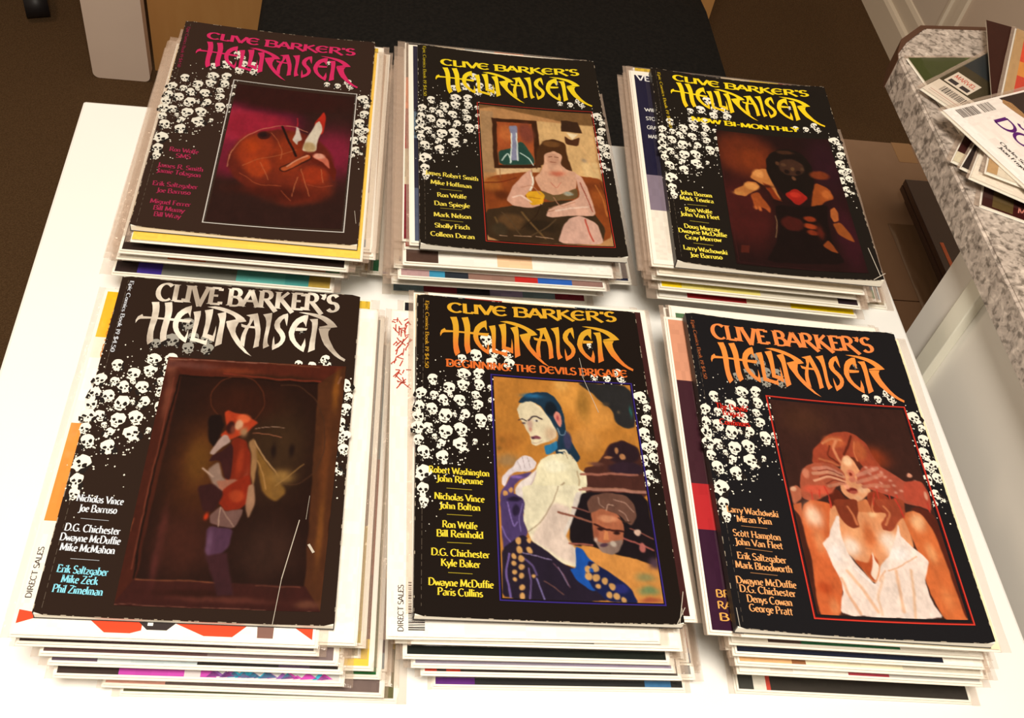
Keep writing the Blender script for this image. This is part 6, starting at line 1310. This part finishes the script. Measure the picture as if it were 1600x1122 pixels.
def ex_direct(t):
    def f(p): text(p, 'DIRECT SALES', (9.5, 257), (9.5, 224), 3.4, 'm', INK, .15); barcode(p, 12, 226, 22, 256, True, 3)
    bt(t, f)
def ex_vert(t):
    def f(p):
        text(p, 'VERTIGO', (5, 15), (51, 15), 9, 'm', (.85, .85, .85, 1), .15)
        for k, (s, w) in enumerate((('WILL', 16), ('STORY', 18), ('GRANT', 18), ('MARK', 15))): text(p, s, (9, 62 + 13 * k), (9 + w * .8, 62 + 13 * k), 5, 'm', (.75, .75, .72, 1), .15)
    bt(t, f)
def ex_red(t):
    rnd = random.Random(9)
    def f(p):
        for k in range(60):
            u, v = rnd.uniform(2, 13), rnd.uniform(8, 70); p.bar((u, v), (u + rnd.uniform(-5, 5), v + rnd.uniform(-7, 7)), .9, (.45, .06, .04, 1), .15)
        text(p, 'DIRECT SALES', (9, 257), (9, 226), 3.4, 'm', INK, .15); barcode(p, 12, 224, 22, 256, True, 5)
    bt(t, f)
def ex_bri(t):
    def f(p):
        for k, s in enumerate(('BRIAN', 'RALPH', 'BIG')): text(p, s, (7, 236 + 8 * k), (30 - 6 * (k == 2), 236 + 8 * k), 5, 'm', hx('#d8a050'), .15)
    bt(t, f)
def ex_bottle(t):
    def f(p):
        R_ = hx('#d8482c'); Wh = hx('#f4f0ea')
        p.poly([(1.6, 245), (17, 247.5), (1.6, 253.5)], R_, .12)
        p.poly([(33, 243), (70, 243), (70, 255), (64, 257), (50, 257)], R_, .12)
        p.poly([(86, 243), (136, 243), (121, 257), (105, 257), (86, 249)], R_, .12); p.poly([(146, 243), (166.5, 243), (166.5, 257)], R_, .12)
        p.poly([(67, 241), (88, 241), (88.5, 250), (84, 254.5), (73, 254.5), (68, 250)], INK, .16); p.poly([(73, 243), (76, 243), (76, 252), (73, 252)], Wh, .2)
        p.poly([(134, 241), (144, 241), (144, 257), (135, 257)], hx('#7c5c54'), .12)
        text(p, 'DIRECT SALES', (6, 238), (6, 205), 3.2, 'm', INK, .15); barcode(p, 9, 198, 18, 236, True, 8)
        text(p, 'TWISTED', (8, 18), (8, 62), 4.5, 'm', hx('#c87c28'), .15)
    bt(t, f)
def ex_red2(t):
    rnd = random.Random(4)
    def f(p):
        for k in range(26):
            u = rnd.uniform(92, 170) if k % 3 == 0 else rnd.uniform(88, 150); s = rnd.uniform(1.5, 5)
            p.poly([(u, 258 - s), (u + s * 1.4, 257.5), (u - s, 258.4)], hx(rnd.choice(('#38a8c8', '#c048a8', '#8858a0'))), .14)
    bt(t, f)
EXTRA = {'direct': ex_direct, 'vert': ex_vert, 'red': ex_red, 'bri': ex_bri, 'bottle': ex_bottle, 'purple': ex_red2}
for i in range(1, 7):
    b_, R_ = top_comic(i); stack(i, b_, R_)

# ------------------------------------------------------------------ comics strewn on the counter
def counter_comic(key, bands, border, seed, label, extra=None, bag=True, board=True):
    (x_, y_, z), ang = COUNTER[key]
    c = Vector((x_, y_, z)) + Matrix.Rotation(ang, 3, 'Z') @ Vector((W / 2000, H / 2000, 0))
    return bagged(c, (0, 0, ang), bands, border, seed, label, 'loose comics on the counter', extra, bag, board=board)
CW = '#e8e0d8'
def ex_w(t):
    def f(p):
        barcode(p, 3.5, 206, 15, 221, True, 2, hx('#6c625c')); barcode(p, 3.5, 225, 15, 248, True, 6, hx('#5c524c'))
        pu = hx('#54186c')
        text(p, 'DOCTOR', (25, 221), (150, 221), 15, 'm', pu, .15); text(p, 'STRANGE', (36, 202), (164, 202), 16, 'm', pu, .15)
        text(p, 'Charles Soule', (53, 240), (92, 240), 3.6, 'c', INK, .15); text(p, 'Juan Frigeri', (57, 246), (92, 246), 3.6, 'c', INK, .15)
        p.poly([(2.5, 60), (166, 60), (166, 172), (60, 178), (32, 184), (2.5, 190)], hx('#2c1c18'), .12)
        p.poly([(5, 188), (12, 183), (34, 183), (38, 187), (24, 190), (9, 192)], hx('#c89868'), .14)
    bt(t, f)
def ex_a2(t):
    def f(p):
        p.poly([(0, 231), (80, 231), (80, 260), (0, 260)], hx('#dccfc0'), .10); barcode(p, 10, 236, 40, 247, False, 4, hx('#4c4440'))
        p.bar((4, 252), (70, 252), .8, hx('#b88478'), .15); p.bar((4, 255.5), (60, 255.5), .5, hx('#9c8878'), .15)
        p.poly([(3.5, 203), (31, 203), (31, 228.5), (3.5, 228.5)], hx('#dccfc0'), .10); p.poly([(6, 219), (15.5, 219), (15.5, 225.5), (6, 225.5)], INK, .15); p.poly([(19, 219), (28.5, 219), (28.5, 225.5), (19, 225.5)], INK, .15)
        text(p, 'MARVEL', (6, 214.5), (29, 214.5), 7, 'm', hx('#c86050'), .15)
    bt(t, f)
def ex_m(t):
    def f(p):
        barcode(p, 4, 222, 15, 248, True, 12, hx('#6c5c54')); p.poly([(16, 190), (168, 190), (168, 240), (16, 240)], hx('#dcd0b4'), .10)
        text(p, 'APPROVED', (18, 234), (60, 234), 3.6, 'm', hx('#5c5450'), .15); p.bar((30, 238), (160, 238), 1.4, hx('#c49084'), .15); p.bar((24, 243), (168, 243), .8, hx('#8c8074'), .15)
    bt(t, f)
def ex_n(t):
    def f(p): text(p, 'MARVEL', (31, 253), (64, 253), 8, 'm', hx('#d88878'), .15)
    bt(t, f)
counter_comic('green', [((0, 60, 200, 260), '#3c4420'), ((60, 170, 200, 260), '#7c4c28'), ((0, 170, 120, 200), '#4c5828')], 0, 901, 'bagged comic with dark green art near the clipped counter corner')
counter_comic('maroon_corner', [((0, 16, 243, 260), '#d8ccb0'), ((0, 20, 205, 243), '#380c0c')], 0, 903, 'bagged comic with dark red corner, leftmost below the white one')
counter_comic('gold', [((0, 8, 225, 260), '#3c201c'), ((8, 27, 225, 257), '#5c4a2c'), ((8, 168, 225, 260), '#3c1414')], 0, 905, 'bagged comic with dark brown and gold front edge, nearest of the loose ones', ex_n)
counter_comic('corner_box', [((0, 80, 236, 260), CW), ((0, 170, 190, 236), '#3c3420'), ((0, 170, 100, 190), '#242c30')], 0, 902, 'comic with pale corner box and barcode strip, under the white one', ex_a2)
counter_comic('grey', [((0, 168, 180, 260), '#2e2422'), ((40, 168, 180, 260), '#1c1c20')], 0, 904, 'bagged comic with plain dark grey corner on the counter')
counter_comic('cream', [((0, 168, 150, 260), '#e8dccc')], 0, 906, 'bagged white comic with grey barcode, below the purple-titled one', ex_m)
counter_comic('maroon', [((0, 168, 0, 260), '#32110c')], 0, 907, 'dark maroon comic lying back cover up on the counter', bag=False, board=False)
counter_comic('orange', [((0, 9, 0, 260), '#b89468'), ((9, 170, 0, 60), '#d8482c'), ((9, 170, 60, 90), '#d88c40'), ((9, 170, 90, 180), '#c8402c'), ((9, 170, 180, 260), '#d8ccb8')], 0, 908, 'bagged comic with orange and red art at the right frame edge')
counter_comic('white', [((0, 170, 0, 260), '#f4ece8')], 0, 909, 'white comic with purple title lettering, topmost on the counter', ex_w)
